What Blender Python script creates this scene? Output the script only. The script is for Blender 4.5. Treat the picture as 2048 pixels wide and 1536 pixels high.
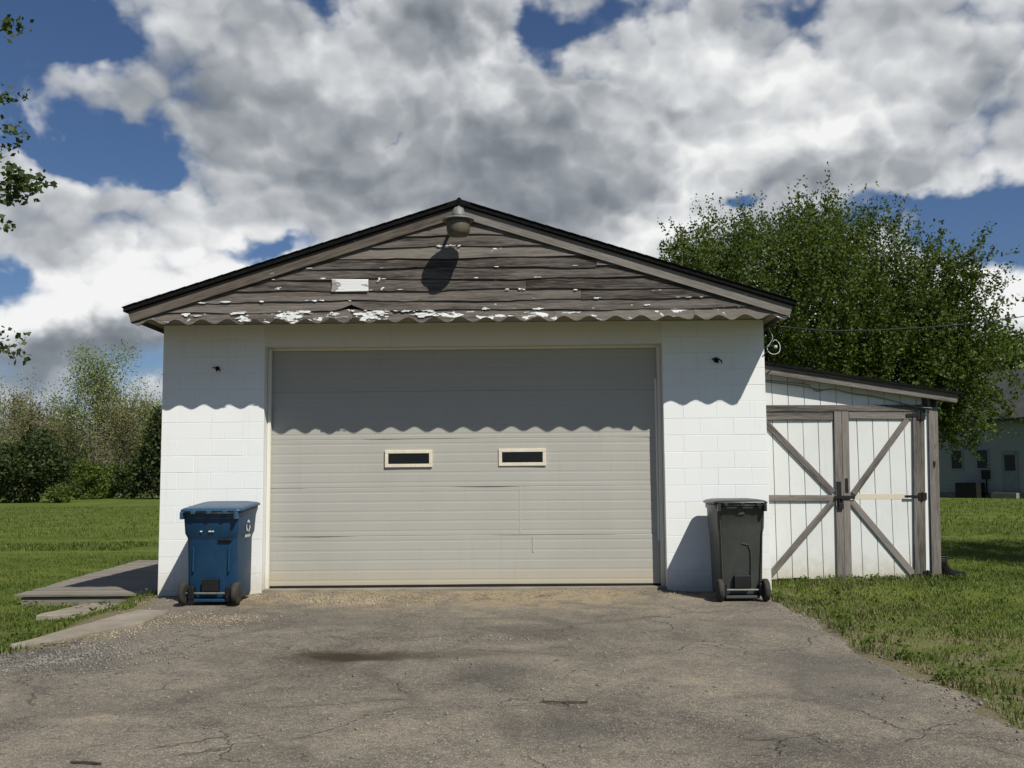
import bpy, bmesh, math, random
import numpy as np
from mathutils import Vector, Matrix
R = math.radians
sc = bpy.context.scene
COL = sc.collection
for o in list(bpy.data.objects):
    bpy.data.objects.remove(o)

# ---------------------------------------------------------------- camera
CAM_LOC = Vector((0.6705, -12.2118, 1.3951))
PITCH, ROLL, YAW = 0.0925, -0.0084, -0.006
FPX = 2000.0
cam_d = bpy.data.cameras.new('camera')
cam = bpy.data.objects.new('camera', cam_d)
COL.objects.link(cam)
cam_d.sensor_width = 36.0
cam_d.lens = FPX / 2048.0 * 36.0
cam_d.clip_end = 3000.0
cam_d.clip_start = 0.05
_f = Vector((math.sin(YAW) * math.cos(PITCH), math.cos(YAW) * math.cos(PITCH), math.sin(PITCH)))
_r = Vector((math.cos(YAW), -math.sin(YAW), 0))
_u = _r.cross(_f)
_r2 = _r * math.cos(ROLL) + _u * math.sin(ROLL)
_u2 = -_r * math.sin(ROLL) + _u * math.cos(ROLL)
cam.matrix_world = Matrix(((_r2.x, _u2.x, -_f.x, CAM_LOC.x), (_r2.y, _u2.y, -_f.y, CAM_LOC.y),
                           (_r2.z, _u2.z, -_f.z, CAM_LOC.z), (0, 0, 0, 1)))
sc.camera = cam

# ---------------------------------------------------------------- light
SUN_VEC = Vector((0.68, -1.0, 1.345)).normalized()
SUN_EL = math.asin(SUN_VEC.z)
SUN_AZ = math.atan2(SUN_VEC.x, SUN_VEC.y)
sun_d = bpy.data.lights.new('sun', 'SUN')
sun_d.energy = 4.9
sun_d.angle = R(0.53)
sun_d.color = (1.0, 0.957, 0.885)
sun = bpy.data.objects.new('sun', sun_d)
COL.objects.link(sun)
sun.rotation_euler = (-SUN_VEC).to_track_quat('-Z', 'Y').to_euler()
sun.location = SUN_VEC * 40

sc.view_settings.view_transform = 'Standard'
sc.view_settings.look = 'None'
sc.view_settings.gamma = 1.0
sc.view_settings.exposure = 0.0
sc.view_settings.use_curve_mapping = False
sc.render.engine = 'CYCLES'
sc.cycles.max_bounces = 5
sc.cycles.diffuse_bounces = 2
sc.cycles.glossy_bounces = 2
sc.cycles.transmission_bounces = 2
sc.cycles.transparent_max_bounces = 4
sc.cycles.caustics_reflective = False
sc.cycles.caustics_refractive = False


# ---------------------------------------------------------------- node helper
class NT:
    def __init__(self, tree):
        self.t = tree
        self.t.nodes.clear()

    def n(self, typ, props=None, **ins):
        nd = self.t.nodes.new(typ)
        for k, v in (props or {}).items():
            setattr(nd, k, v)
        for k, v in ins.items():
            key = int(k[1:]) if (k[0] == 'i' and k[1:].isdigit()) else k.replace('_', ' ')
            s = nd.inputs[key]
            if isinstance(v, bpy.types.NodeSocket):
                self.t.links.new(v, s)
            else:
                s.default_value = v
        return nd

    def link(self, a, b):
        self.t.links.new(a, b)

    def math(self, op, a, b=0.0, c=0.0, clamp=False):
        return self.n('ShaderNodeMath', dict(operation=op, use_clamp=clamp), i0=a, i1=b, i2=c).outputs[0]

    def vmath(self, op, a, b=(0, 0, 0)):
        nd = self.n('ShaderNodeVectorMath', dict(operation=op), i0=a, i1=b)
        return nd.outputs['Value'] if op in ('LENGTH', 'DOT_PRODUCT', 'DISTANCE') else nd.outputs['Vector']

    def vscale(self, a, s):
        nd = self.n('ShaderNodeVectorMath', dict(operation='SCALE'), i0=a)
        self.set(nd.inputs['Scale'], s)
        return nd.outputs['Vector']

    def set(self, s, v):
        if isinstance(v, bpy.types.NodeSocket):
            self.t.links.new(v, s)
        else:
            s.default_value = v

    def mix(self, fac, a, b, blend='MIX'):
        nd = self.t.nodes.new('ShaderNodeMix')
        nd.data_type = 'RGBA'
        nd.blend_type = blend
        nd.clamp_factor = True
        self.set(nd.inputs[0], fac)
        for s, v in ((nd.inputs[6], a), (nd.inputs[7], b)):
            if not isinstance(v, bpy.types.NodeSocket) and len(v) == 3:
                v = (*v, 1)
            self.set(s, v)
        return nd.outputs[2]

    def ss(self, x, a, b, lo=0.0, hi=1.0):
        nd = self.n('ShaderNodeMapRange', dict(interpolation_type='SMOOTHSTEP'), i0=x, i1=a, i2=b, i3=lo, i4=hi)
        return nd.outputs[0]

    def ramp(self, fac, stops):
        nd = self.t.nodes.new('ShaderNodeValToRGB')
        e = nd.color_ramp.elements
        while len(e) < len(stops):
            e.new(0.5)
        for el, (p, c) in zip(e, stops):
            el.position = p
            el.color = (*c, 1) if len(c) == 3 else c
        self.set(nd.inputs[0], fac)
        return nd.outputs[0]

    def noise(self, vec, scale=5.0, detail=4.0, rough=0.5, dist=0.0, col=False):
        nd = self.n('ShaderNodeTexNoise', None, Scale=scale, Detail=detail, Roughness=rough, Distortion=dist)
        if vec is not None:
            self.link(vec, nd.inputs['Vector'])
        return nd.outputs['Color' if col else 'Fac']


# ---------------------------------------------------------------- sky: Nishita with broken cumulus
world = bpy.data.worlds.new('World')
sc.world = world
world.use_nodes = True


def px_dir(px, py):
    d = _f + _r2 * ((px - 1024) / FPX) - _u2 * ((py - 768) / FPX)
    return d.normalized()


SKY_STRENGTH = 0.07
HOLES = [  # where blue shows between the clouds: (direction given through the picture, half-width, half-height in 1/1000 rad, weight)
    (60, 20, 95, 34, .62), (190, 140, 34, 30, .42), (265, 315, 50, 20, .46), (70, 275, 60, 16, .40), (345, 372, 26, 13, .42), (20, 190, 30, 30, .30),
    (650, 12, 30, 20, .42), (1110, 80, 26, 42, .52), (1240, 50, 50, 20, .42), (1160, 160, 40, 12, .34), (1570, 20, 36, 11, .30),
    (1612, 95, 15, 16, .24), (2025, 455, 60, 32, .74), (1500, 392, 20, 12, .50), (1790, 418, 56, 11, .38), (505, 515, 40, 10, .34),
    (25, 522, 22, 22, .45), (280, 735, 44, 18, .36), (735, 235, 16, 8, .32), (1690, 225, 16, 9, .22), (1540, 165, 14, 9, .25),
    # the bank of cloud that fills most of the view
    (1024, 250, 700, 420, -.56), (150, 175, 60, 20, -.30), (60, 110, 40, 14, -.12), (1330, 190, 130, 40, -.16), (2040, 590, 60, 40, -.2), (1850, 200, 150, 70, -.15)]
BRIGHT = [  # lit and shaded cloud bodies: weight > 0 sunlit, < 0 grey underside
    (250, 575, 80, 38, .34), (20, 620, 45, 30, .30), (690, 90, 60, 32, .22), (1015, 140, 30, 34, .36), (1390, 345, 36, 40, .36),
    (1390, 130, 95, 26, .16), (1660, 270, 70, 16, .24), (2030, 590, 50, 30, .32), (1850, 180, 130, 60, .02), (590, 540, 50, 24, .14), (860, 230, 20, 40, .08),
    (1090, 400, 26, 26, .14), (1300, 430, 60, 26, .18),
    (440, 190, 75, 60, -.20), (900, 370, 170, 42, -.22), (1130, 350, 70, 34, -.20), (900, 60, 80, 26, -.20), (120, 440, 62, 22, -.18),
    (110, 690, 120, 22, -.34), (1640, 362, 130, 14, -.16), (820, 230, 70, 34, -.14), (600, 330, 70, 44, -.06), (250, 690, 90, 22, -.22), (1560, 310, 90, 24, -.06)]


def sky_field(nt, vec, blobs):
    tot = None
    for (px, py, rx, ry, w) in blobs:
        c = px_dir(px, py)
        k = (1000 / rx, 1000 / max(rx, ry), 1000 / ry)
        d = nt.n('ShaderNodeVectorMath', dict(operation='MULTIPLY_ADD'), i0=vec, i1=k, i2=tuple(-a * b for a, b in zip(c, k))).outputs[0]
        e = nt.math('POWER', math.exp(-.8), nt.vmath('DOT_PRODUCT', d, d))
        tot = nt.math('MULTIPLY', e, w) if tot is None else nt.math('MULTIPLY_ADD', e, w, tot)
    return tot


def build_sky():
    nt = NT(world.node_tree)
    tc = nt.n('ShaderNodeTexCoord')
    d0 = nt.vmath('NORMALIZE', tc.outputs['Generated'])
    flat = nt.vmath('MULTIPLY', d0, (1, 1, 1.25))
    wv = nt.vmath('SUBTRACT', nt.noise(flat, 7.0, 3.0, 0.5, 0.0, True), (.5, .5, .5))
    wv2 = nt.vmath('SUBTRACT', nt.noise(flat, 24.0, 3.0, 0.6, 0.0, True), (.5, .5, .5))
    warped = nt.vmath('ADD', d0, nt.vmath('MULTIPLY', wv, (.13, .13, .10)))
    warped = nt.vmath('ADD', warped, nt.vmath('MULTIPLY', wv2, (.06, .06, .05)))
    holes = sky_field(nt, warped, HOLES)
    big = nt.noise(flat, 3.1, 2.0, .5)
    pv = nt.vmath('ADD', nt.vmath('ADD', flat, nt.vscale(wv, .09)), nt.vscale(wv2, .022))

    def billow(vec, scale):
        tot = None
        for k, w in ((1.0, .62), (2.6, .38)):
            d = nt.n('ShaderNodeTexVoronoi', dict(feature='F1'), Vector=vec, Scale=scale * k, Detail=0.0).outputs['Distance']
            n = nt.math('MULTIPLY', d, d)
            tot = nt.math('MULTIPLY', n, w) if tot is None else nt.math('MULTIPLY_ADD', n, w, tot)
        return nt.math('SUBTRACT', 1.0, tot)
    off = Vector((0.30, 0.0, 0.95)) * 0.020
    pv_s = nt.vmath('ADD', pv, tuple(off))
    puff, puff_s = billow(pv, 13.0), billow(pv_s, 13.0)
    fine = nt.noise(pv, 11.0, 5.0, .55)
    cover = nt.math('MULTIPLY_ADD', nt.math('SUBTRACT', big, .5), .55, -.12)
    cover = nt.math('MULTIPLY_ADD', nt.math('SUBTRACT', fine, .5), .75, cover)
    cover = nt.math('MULTIPLY_ADD', nt.math('SUBTRACT', puff, .78), .40, cover)
    cover = nt.math('SUBTRACT', cover, holes)
    dens = nt.ss(cover, -.05, .27)
    # sunlit side: compare billow height with the same billows a little nearer the sun
    relp = nt.math('SUBTRACT', puff, puff_s)
    mv = nt.vmath('ADD', flat, nt.vscale(wv2, .02))
    mid = nt.noise(mv, 5.5, 4.0, .55)
    mid_s = nt.noise(nt.vmath('ADD', mv, tuple(off * 3.4)), 5.5, 4.0, .55)
    relm = nt.math('SUBTRACT', mid, mid_s)
    lum = nt.math('MULTIPLY_ADD', relp, .56, .545)
    lum = nt.math('MULTIPLY_ADD', relm, 1.25, lum)
    lum = nt.math('MULTIPLY_ADD', sky_field(nt, warped, BRIGHT), 1.3, lum)
    # thin cloud rims are bright, thick middles are greyer
    lum = nt.math('MULTIPLY_ADD', nt.ss(cover, .70, .15), .16, lum)
    cloud = nt.ramp(lum, [(0.0, (.14, .16, .185)), (.25, (.225, .25, .28)), (.47, (.36, .385, .415)), (.70, (.60, .62, .64)), (.95, (.90, .905, .90))])
    cloud = nt.vscale(cloud, 1.0 / SKY_STRENGTH)
    sky = nt.n('ShaderNodeTexSky', dict(sky_type='NISHITA', sun_disc=False, sun_elevation=SUN_EL, sun_rotation=SUN_AZ,
                                        altitude=250.0, air_density=1.0, dust_density=0.6, ozone_density=2.2))
    dim = nt.mix(1.0, sky.outputs[0], (.62, .74, .93), 'MULTIPLY')
    out = nt.mix(dens, dim, cloud)
    zz = nt.n('ShaderNodeSeparateXYZ', None, i0=d0).outputs[2]
    out = nt.mix(nt.ss(zz, .13, .0, 0.0, .75), out, tuple(c / SKY_STRENGTH for c in (.30, .36, .43)))
    below = nt.ss(zz, -.06, -.01)
    out = nt.mix(below, (.6, .65, .6), out)
    bg = nt.n('ShaderNodeBackground', None, Color=out, Strength=SKY_STRENGTH)
    o = nt.n('ShaderNodeOutputWorld')
    nt.link(bg.outputs[0], o.inputs[0])


build_sky()
world.cycles.sampling_method = 'MANUAL'
world.cycles.sample_map_resolution = 512

# ================================================================ helpers
rng = random.Random(7)


def wm(o):
    if o.parent:
        return wm(o.parent) @ o.matrix_parent_inverse @ o.matrix_basis
    return o.matrix_basis.copy()


def attach(o, parent, local=False):
    if parent is None:
        return o
    o.parent = parent
    o.matrix_parent_inverse = Matrix() if local else wm(parent).inverted()
    return o


def tag(o, label=None, cat=None, group=None, kind=None):
    if label: o['label'] = label
    if cat: o['category'] = cat
    if group: o['group'] = group
    if kind: o['kind'] = kind
    return o


def empty(name, loc=(0, 0, 0), rz=0.0):
    o = bpy.data.objects.new(name, None)
    COL.objects.link(o)
    o.location = loc
    o.rotation_euler = (0, 0, rz)
    o.empty_display_size = .2
    return o


def link_mesh(name, me, mat, parent=None, local=False, smooth=False):
    o = bpy.data.objects.new(name, me)
    COL.objects.link(o)
    if mat is not None:
        if isinstance(mat, (list, tuple)):
            for m in mat: me.materials.append(m)
        elif not me.materials:
            me.materials.append(mat)
    if smooth:
        me.polygons.foreach_set('use_smooth', [True] * len(me.polygons))
    attach(o, parent, local)
    return o


class MB:
    def __init__(self):
        self.v, self.f = [], []

    def add(self, vs, fs):
        n = len(self.v)
        self.v += [tuple(p) for p in vs]
        self.f += [tuple(i + n for i in f) for f in fs]
        return self

    def box(self, lo, hi):
        x0, y0, z0 = lo; x1, y1, z1 = hi
        return self.add([(x0, y0, z0), (x1, y0, z0), (x1, y1, z0), (x0, y1, z0), (x0, y0, z1), (x1, y0, z1), (x1, y1, z1), (x0, y1, z1)],
                        [(0, 3, 2, 1), (4, 5, 6, 7), (0, 1, 5, 4), (1, 2, 6, 5), (2, 3, 7, 6), (3, 0, 4, 7)])

    def bbox(self, lo, hi, b):
        """box with chamfered long edges on every side (44 triangles)"""
        x0, y0, z0 = lo; x1, y1, z1 = hi
        vs, idx = [], {}
        for ix, x in enumerate((x0, x1)):
            for iy, y in enumerate((y0, y1)):
                for iz, z in enumerate((z0, z1)):
                    sx, sy, sz = (1, -1)[ix] * b, (1, -1)[iy] * b, (1, -1)[iz] * b
                    for a, p in enumerate(((x, y + sy, z + sz), (x + sx, y, z + sz), (x + sx, y + sy, z))):
                        idx[ix, iy, iz, a] = len(vs); vs.append(p)
        fs = []
        g = lambda ix, iy, iz, a: idx[ix, iy, iz, a]
        for s in (0, 1):
            q = [g(s, 0, 0, 0), g(s, 1, 0, 0), g(s, 1, 1, 0), g(s, 0, 1, 0)]; fs.append(q if s else q[::-1])
            q = [g(0, s, 0, 1), g(0, s, 1, 1), g(1, s, 1, 1), g(1, s, 0, 1)]; fs.append(q if s else q[::-1])
            q = [g(0, 0, s, 2), g(1, 0, s, 2), g(1, 1, s, 2), g(0, 1, s, 2)]; fs.append(q if s else q[::-1])
        for s in (0, 1):
            for t in (0, 1):
                fs.append([g(s, t, 0, 0), g(s, t, 0, 1), g(s, t, 1, 1), g(s, t, 1, 0)])
                fs.append([g(s, 0, t, 0), g(s, 0, t, 2), g(s, 1, t, 2), g(s, 1, t, 0)])
                fs.append([g(0, s, t, 1), g(0, s, t, 2), g(1, s, t, 2), g(1, s, t, 1)])
        for ix in (0, 1):
            for iy in (0, 1):
                for iz in (0, 1):
                    fs.append([g(ix, iy, iz, 0), g(ix, iy, iz, 1), g(ix, iy, iz, 2)])
        return self.add(vs, fs)

    def loft(self, rings, cap=True, close=True):
        n = len(rings[0]); base = len(self.v)
        for r in rings: self.v += [tuple(p) for p in r]
        for k in range(len(rings) - 1):
            a, b = base + k * n, base + (k + 1) * n
            for i in range(n if close else n - 1):
                j = (i + 1) % n
                self.f.append((a + i, a + j, b + j, b + i))
        if cap:
            self.f.append(tuple(base + i for i in reversed(range(n))))
            e = base + (len(rings) - 1) * n
            self.f.append(tuple(e + i for i in range(n)))
        return self

    def tube(self, pts, rad, seg=6, cap=True):
        pts = [Vector(p) for p in pts]
        rings, up = [], Vector((0.13, 0.21, 0.97))
        for i, p in enumerate(pts):
            t = (pts[min(i + 1, len(pts) - 1)] - pts[max(i - 1, 0)])
            t = t.normalized() if t.length > 1e-9 else Vector((0, 0, 1))
            a = up - t * up.dot(t)
            if a.length < 1e-3: a = Vector((1, 0, 0)) - t * t.x
            a.normalize(); b = t.cross(a); up = a
            r = rad[i] if isinstance(rad, (list, tuple)) else rad
            rings.append([p + (a * math.cos(2 * math.pi * k / seg) + b * math.sin(2 * math.pi * k / seg)) * r for k in range(seg)])
        return self.loft(rings, cap)

    def lathe(self, prof, c=(0, 0, 0), seg=16, axis='z'):
        rings = []
        for r, h in prof:
            ring = []
            for k in range(seg):
                a = 2 * math.pi * k / seg
                p = (r * math.cos(a), r * math.sin(a), h)
                if axis == 'x': p = (h, r * math.cos(a), r * math.sin(a))
                ring.append((p[0] + c[0], p[1] + c[1], p[2] + c[2]))
            rings.append(ring)
        return self.loft(rings)

    def mesh(self, name, fix=True):
        me = bpy.data.meshes.new(name)
        me.from_pydata(self.v, [], self.f)
        if fix:
            bm = bmesh.new(); bm.from_mesh(me)
            bmesh.ops.recalc_face_normals(bm, faces=bm.faces)
            bm.to_mesh(me); bm.free()
        me.update()
        return me

    def build(self, name, mat, parent=None, local=False, smooth=False, fix=True):
        return link_mesh(name, self.mesh(name, fix), mat, parent, local, smooth)


def rrect(w, d, r, z, cx=0, cy=0, n=3):
    pts = []
    for qx, qy, a0 in ((1, 1, 0), (-1, 1, 90), (-1, -1, 180), (1, -1, 270)):
        for k in range(n + 1):
            a = R(a0 + 90 * k / n)
            pts.append((cx + qx * (w / 2 - r) + r * math.cos(a), cy + qy * (d / 2 - r) + r * math.sin(a), z))
    return pts


def board(name, p0, p1, w, t, mat, parent, face=(0, -1, 0), bev=.003, wob=0.0):
    """plank: local X runs along the grain from p0 to p1, local Z points the way it faces"""
    p0, p1 = Vector(p0), Vector(p1)
    x = (p1 - p0); L = x.length; x.normalize()
    z = Vector(face); z = (z - x * z.dot(x)).normalized(); y = z.cross(x)
    mb = MB().bbox((0, -w / 2, -t / 2), (L, w / 2, t / 2), bev)
    if wob:
        mb.v = [(a + rng.uniform(-wob, wob), b + rng.uniform(-wob, wob) * .6, c + rng.uniform(-wob, wob) * .3) for a, b, c in mb.v]
    me = mb.mesh(name)
    o = link_mesh(name, me, mat)
    o.matrix_basis = Matrix(((x.x, y.x, z.x, p0.x), (x.y, y.y, z.y, p0.y), (x.z, y.z, z.z, p0.z), (0, 0, 0, 1)))
    attach(o, parent)
    return o


def np_mesh(name, verts, faces_flat, nper, mat=None, parent=None, smooth=False):
    """fast mesh from numpy: verts (N,3), faces (M,nper)"""
    me = bpy.data.meshes.new(name)
    verts = np.ascontiguousarray(verts, dtype=np.float32); faces = np.ascontiguousarray(faces_flat, dtype=np.int32)
    me.vertices.add(len(verts)); me.vertices.foreach_set('co', verts.ravel())
    m = len(faces)
    me.loops.add(m * nper); me.loops.foreach_set('vertex_index', faces.ravel())
    me.polygons.add(m)
    me.polygons.foreach_set('loop_start', np.arange(m, dtype=np.int32) * nper)
    me.polygons.foreach_set('loop_total', np.full(m, nper, dtype=np.int32))
    if smooth: me.polygons.foreach_set('use_smooth', np.ones(m, dtype=bool))
    me.update(calc_edges=True)
    return link_mesh(name, me, mat, parent)


# ================================================================ materials
def new_mat(name):
    m = bpy.data.materials.new(name)
    m.use_nodes = True
    return m, NT(m.node_tree)


def finish(nt, col, rough=.8, bump=None, bstr=.3, bdist=.01, spec=.3, metal=0.0, trans=None):
    p = nt.n('ShaderNodeBsdfPrincipled', None, Metallic=metal)
    nt.set(p.inputs['Base Color'], (*col, 1) if isinstance(col, tuple) and len(col) == 3 else col)
    nt.set(p.inputs['Roughness'], rough)
    p.inputs['Specular IOR Level'].default_value = spec
    if bump is not None:
        b = nt.n('ShaderNodeBump', None, Strength=bstr, Distance=bdist, Height=bump)
        nt.link(b.outputs[0], p.inputs['Normal'])
    o = nt.n('ShaderNodeOutputMaterial')
    nt.link(p.outputs[0], o.inputs[0])
    return p


def pos(nt):
    return nt.n('ShaderNodeNewGeometry').outputs['Position']


def objco(nt):
    tc = nt.n('ShaderNodeTexCoord').outputs['Object']
    r = nt.n('ShaderNodeObjectInfo').outputs['Random']
    sh = nt.n('ShaderNodeCombineXYZ', None, i0=nt.math('MULTIPLY', r, 37.0), i1=nt.math('MULTIPLY', r, 91.0), i2=nt.math('MULTIPLY', r, 53.0)).outputs[0]
    return nt.vmath('ADD', tc, sh), r


def sepz(nt, v, i=2):
    return nt.n('ShaderNodeSeparateXYZ', None, i0=v).outputs[i]


def wood_mat(name, dark, light, flake=0.0, paint=(.72, .73, .70), stain=None):
    m, nt = new_mat(name)
    v, r = objco(nt)
    g = nt.noise(nt.vmath('MULTIPLY', v, (1.3, 26, 26)), 1.0, 6, .62, .4)
    big = nt.noise(nt.vmath('MULTIPLY', v, (.9, 5, 5)), 1.0, 3, .5)
    fine = nt.noise(nt.vmath('MULTIPLY', v, (6, 160, 160)), 1.0, 3, .6)
    t = nt.math('MULTIPLY_ADD', g, .65, nt.math('MULTIPLY', big, .45))
    t = nt.math('MULTIPLY_ADD', nt.math('SUBTRACT', fine, .5), .9, t)
    t = nt.math('MULTIPLY_ADD', nt.math('SUBTRACT', r, .5), .30, t)
    midc = tuple((a * .5 + b * .5) for a, b in zip(dark, light))
    col = nt.ramp(t, [(.30, dark), (.52, midc), (.78, light)])
    knots = nt.noise(nt.vmath('MULTIPLY', v, (2.2, 9, 9)), 1.3, 2, .5)
    col = nt.mix(nt.ss(knots, .70, .76), col, tuple(c * .45 for c in dark))
    h = nt.math('MULTIPLY_ADD', g, .6, nt.math('MULTIPLY', fine, .4))
    if flake > 0:
        pn = nt.noise(nt.vmath('MULTIPLY', v, (3.2, 9, 9)), 1.4, 5, .62, .5)
        pn2 = nt.noise(nt.vmath('MULTIPLY', v, (.7, 1.2, 1.2)), 1.0, 2, .5)
        pm = nt.math('ADD', pn, nt.math('MULTIPLY', nt.math('SUBTRACT', pn2, .5), .5))
        msk = nt.ss(pm, .76 - flake, .775 - flake)
        col = nt.mix(msk, col, paint)
        h = nt.math('ADD', h, nt.math('MULTIPLY', msk, .5))
    finish(nt, col, .88, h, .9, .008, .2)
    return m


M = {}
M['wood_gable'] = wood_mat('weathered_siding', (.026, .021, .017), (.190, .170, .146), .035)
M['wood_gable_flaky'] = wood_mat('flaking_siding', (.042, .035, .028), (.185, .166, .143), .15)
M['wood_scallop'] = wood_mat('flaking_scallop', (.075, .064, .054), (.20, .18, .155), .14)
M['wood_rake_dark'] = wood_mat('bare_rake', (.055, .045, .035), (.17, .146, .118), .06)
M['wood_rake_light'] = wood_mat('grey_rake', (.105, .094, .080), (.27, .25, .22), .03)
M['wood_patch'] = wood_mat('worn_white_board', (.14, .125, .105), (.34, .32, .28), .36)
M['wood_shed'] = wood_mat('weathered_shed_frame', (.050, .043, .037), (.235, .214, .188), .0)
M['wood_deck'] = wood_mat('weathered_deck', (.13, .115, .095), (.25, .225, .19), .0)


def painted_mat(name, base, dirt, zdirt=0.35, rough=.62, bscale=60, bstr=.25, vert=False, patch=.5):
    m, nt = new_mat(name)
    p = pos(nt)
    _, r = objco(nt)
    z = sepz(nt, p)
    n1 = nt.noise(p, 1.4, 5, .6)
    n2 = nt.noise(p, 11.0, 5, .6)
    sp = nt.vmath('MULTIPLY', p, (14, 14, 1.2))
    streak = nt.noise(sp, 1.0, 4, .6)
    col = nt.mix(nt.math('MULTIPLY', nt.ss(n1, .35, .75), patch * .5), base, tuple(b * .88 for b in base))
    col = nt.mix(nt.math('MULTIPLY', nt.ss(streak, .56, .78), .28), col, tuple(b * .72 for b in base))
    col = nt.mix(nt.math('MULTIPLY', nt.ss(r, .0, 1.0), .10), col, tuple(b * .90 for b in base))
    low = nt.ss(nt.math('MULTIPLY_ADD', nt.math('SUBTRACT', n2, .5), .45, z), zdirt, -.05)
    col = nt.mix(nt.math('MULTIPLY', low, .7), col, dirt)
    chips = nt.ss(nt.noise(p, 34.0, 3, .6), .735, .75)
    col = nt.mix(nt.math('MULTIPLY', chips, .35), col, tuple(b * .6 for b in base))
    h = nt.noise(p, bscale, 6, .7)
    finish(nt, col, rough, h, bstr, .006, .3)
    return m


M['block'] = painted_mat('painted_block', (.80, .815, .79), (.55, .49, .36), .42, .7, 55, .35)
M['mortar'] = painted_mat('painted_mortar', (.74, .755, .73), (.5, .45, .33), .42, .8, 80, .35)
M['lintel'] = painted_mat('painted_lintel', (.74, .73, .66), (.5, .45, .35), .2, .6, 30, .15)
M['soffit'] = painted_mat('painted_soffit', (.26, .235, .17), (.4, .36, .28), .2, .7, 30, .2)
M['trim_cream'] = painted_mat('cream_trim', (.72, .70, .60), (.5, .44, .32), .35, .55, 40, .12)
M['trim_white'] = painted_mat('white_trim', (.78, .79, .76), (.5, .46, .34), .25, .55, 40, .12)
M['door'] = painted_mat('beige_door_paint', (.400, .392, .345), (.47, .40, .26), .42, .45, 3.5, .35, patch=.8)
M['board_white'] = painted_mat('white_board', (.70, .71, .68), (.44, .38, .25), .50, .7, 45, .4, patch=1.4)
M['board_ghost'] = painted_mat('cream_board', (.62, .57, .44), (.46, .41, .29), .2, .7, 45, .3)


def simple(name, col, rough=.6, spec=.4, metal=0.0, nscale=20, var=.25, bstr=.1):
    m, nt = new_mat(name)
    v, r = objco(nt)
    n = nt.noise(v, nscale, 4, .6)
    n2 = nt.noise(v, nscale * .2, 3, .6)
    t = nt.math('MULTIPLY_ADD', n, .5, nt.math('MULTIPLY', n2, .5))
    c = nt.mix(nt.ss(t, .3, .7), tuple(a * (1 - var) for a in col), tuple(min(1, a * (1 + var)) for a in col))
    rr = nt.math('MULTIPLY_ADD', nt.math('SUBTRACT', n2, .5), .3, rough)
    finish(nt, c, rr, n, bstr, .003, spec, metal)
    return m


M['black_roof'] = simple('black_shingle', (.009, .009, .009), .95, .08, 0, 60, .5, .5)
M['drip_edge'] = simple('dark_drip_edge', (.007, .007, .007), .75, .12, 0, 30, .4, .1)
M['rubber'] = simple('black_rubber', (.012, .012, .012), .75, .3, 0, 40, .4, .2)
M['dark_glass'] = simple('dark_pane', (.010, .011, .011), .12, .25, 0, 3, .3, .0)
M['frame_cream'] = simple('cream_window_frame', (.66, .60, .47), .5, .4, 0, 30, .1, .05)
M['galv'] = simple('dull_galvanised', (.17, .175, .16), .6, .4, .3, 25, .25, .1)
M['lamp_body'] = simple('old_lamp_lens', (.105, .092, .062), .45, .4, .0, 18, .3, .05)
M['iron'] = simple('rusty_black_iron', (.022, .020, .018), .65, .4, .5, 30, .5, .3)
M['cable'] = simple('black_cable', (.02, .02, .02), .5, .4, 0, 20, .2, 0)
M['cable_white'] = simple('pale_cable', (.55, .56, .54), .5, .4, 0, 20, .2, 0)
M['cable_grey'] = simple('grey_cable', (.16, .175, .165), .5, .4, 0, 20, .2, 0)
M['blue_plastic'] = simple('blue_plastic', (.007, .043, .095), .42, .45, 0, 14, .16, .08)
M['blue_lid'] = simple('faded_blue_plastic', (.022, .066, .120), .40, .5, 0, 14, .15, .08)
M['grey_plastic'] = simple('charcoal_plastic', (.054, .060, .052), .45, .45, 0, 14, .16, .08)
M['grey_lid'] = simple('dark_charcoal_plastic', (.026, .029, .027), .38, .5, 0, 14, .15, .08)
M['black_plastic'] = simple('black_plastic', (.009, .009, .009), .5, .4, 0, 14, .2, .08)
M['tyre'] = simple('dusty_tyre', (.045, .042, .036), .8, .2, 0, 25, .35, .2)
M['hub'] = simple('black_hub', (.015, .015, .015), .5, .4, 0, 20, .2, .1)
M['print_white'] = simple('white_print', (.62, .66, .66), .6, .3, 0, 20, .1, 0)
M['bark'] = simple('bark', (.075, .062, .048), .95, .1, 0, 9, .45, .9)
M['bark_grey'] = simple('grey_bark', (.15, .13, .10), .95, .1, 0, 5, .4, .6)
M['twig'] = simple('dry_twig', (.07, .055, .04), .9, .1, 0, 30, .4, .4)
M['gravel'] = simple('pale_gravel', (.27, .225, .155), .9, .2, 0, 6, .45, .4)
M['gravel_dark'] = simple('grey_gravel', (.19, .18, .155), .9, .2, 0, 6, .5, .4)


def leaf_mat(name, a, b, trans=.35):
    m, nt = new_mat(name)
    p = pos(nt)
    n = nt.noise(p, 1.1, 3, .6)
    n2 = nt.noise(p, 16.0, 2, .6)
    t = nt.math('MULTIPLY_ADD', n, .5, nt.math('MULTIPLY', n2, .5))
    c = nt.mix(nt.ss(t, .34, .66), a, b)
    d = nt.n('ShaderNodeBsdfPrincipled', None, Roughness=.55)
    nt.link(c, d.inputs['Base Color'])
    d.inputs['Specular IOR Level'].default_value = .25
    tr = nt.n('ShaderNodeBsdfTranslucent')
    nt.link(nt.mix(1.0, c, (1.15, 1.25, .55), 'MULTIPLY'), tr.inputs[0])
    mx = nt.n('ShaderNodeMixShader', None, i0=trans)
    nt.link(d.outputs[0], mx.inputs[1]); nt.link(tr.outputs[0], mx.inputs[2])
    o = nt.n('ShaderNodeOutputMaterial')
    nt.link(mx.outputs[0], o.inputs[0])
    return m


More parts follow.
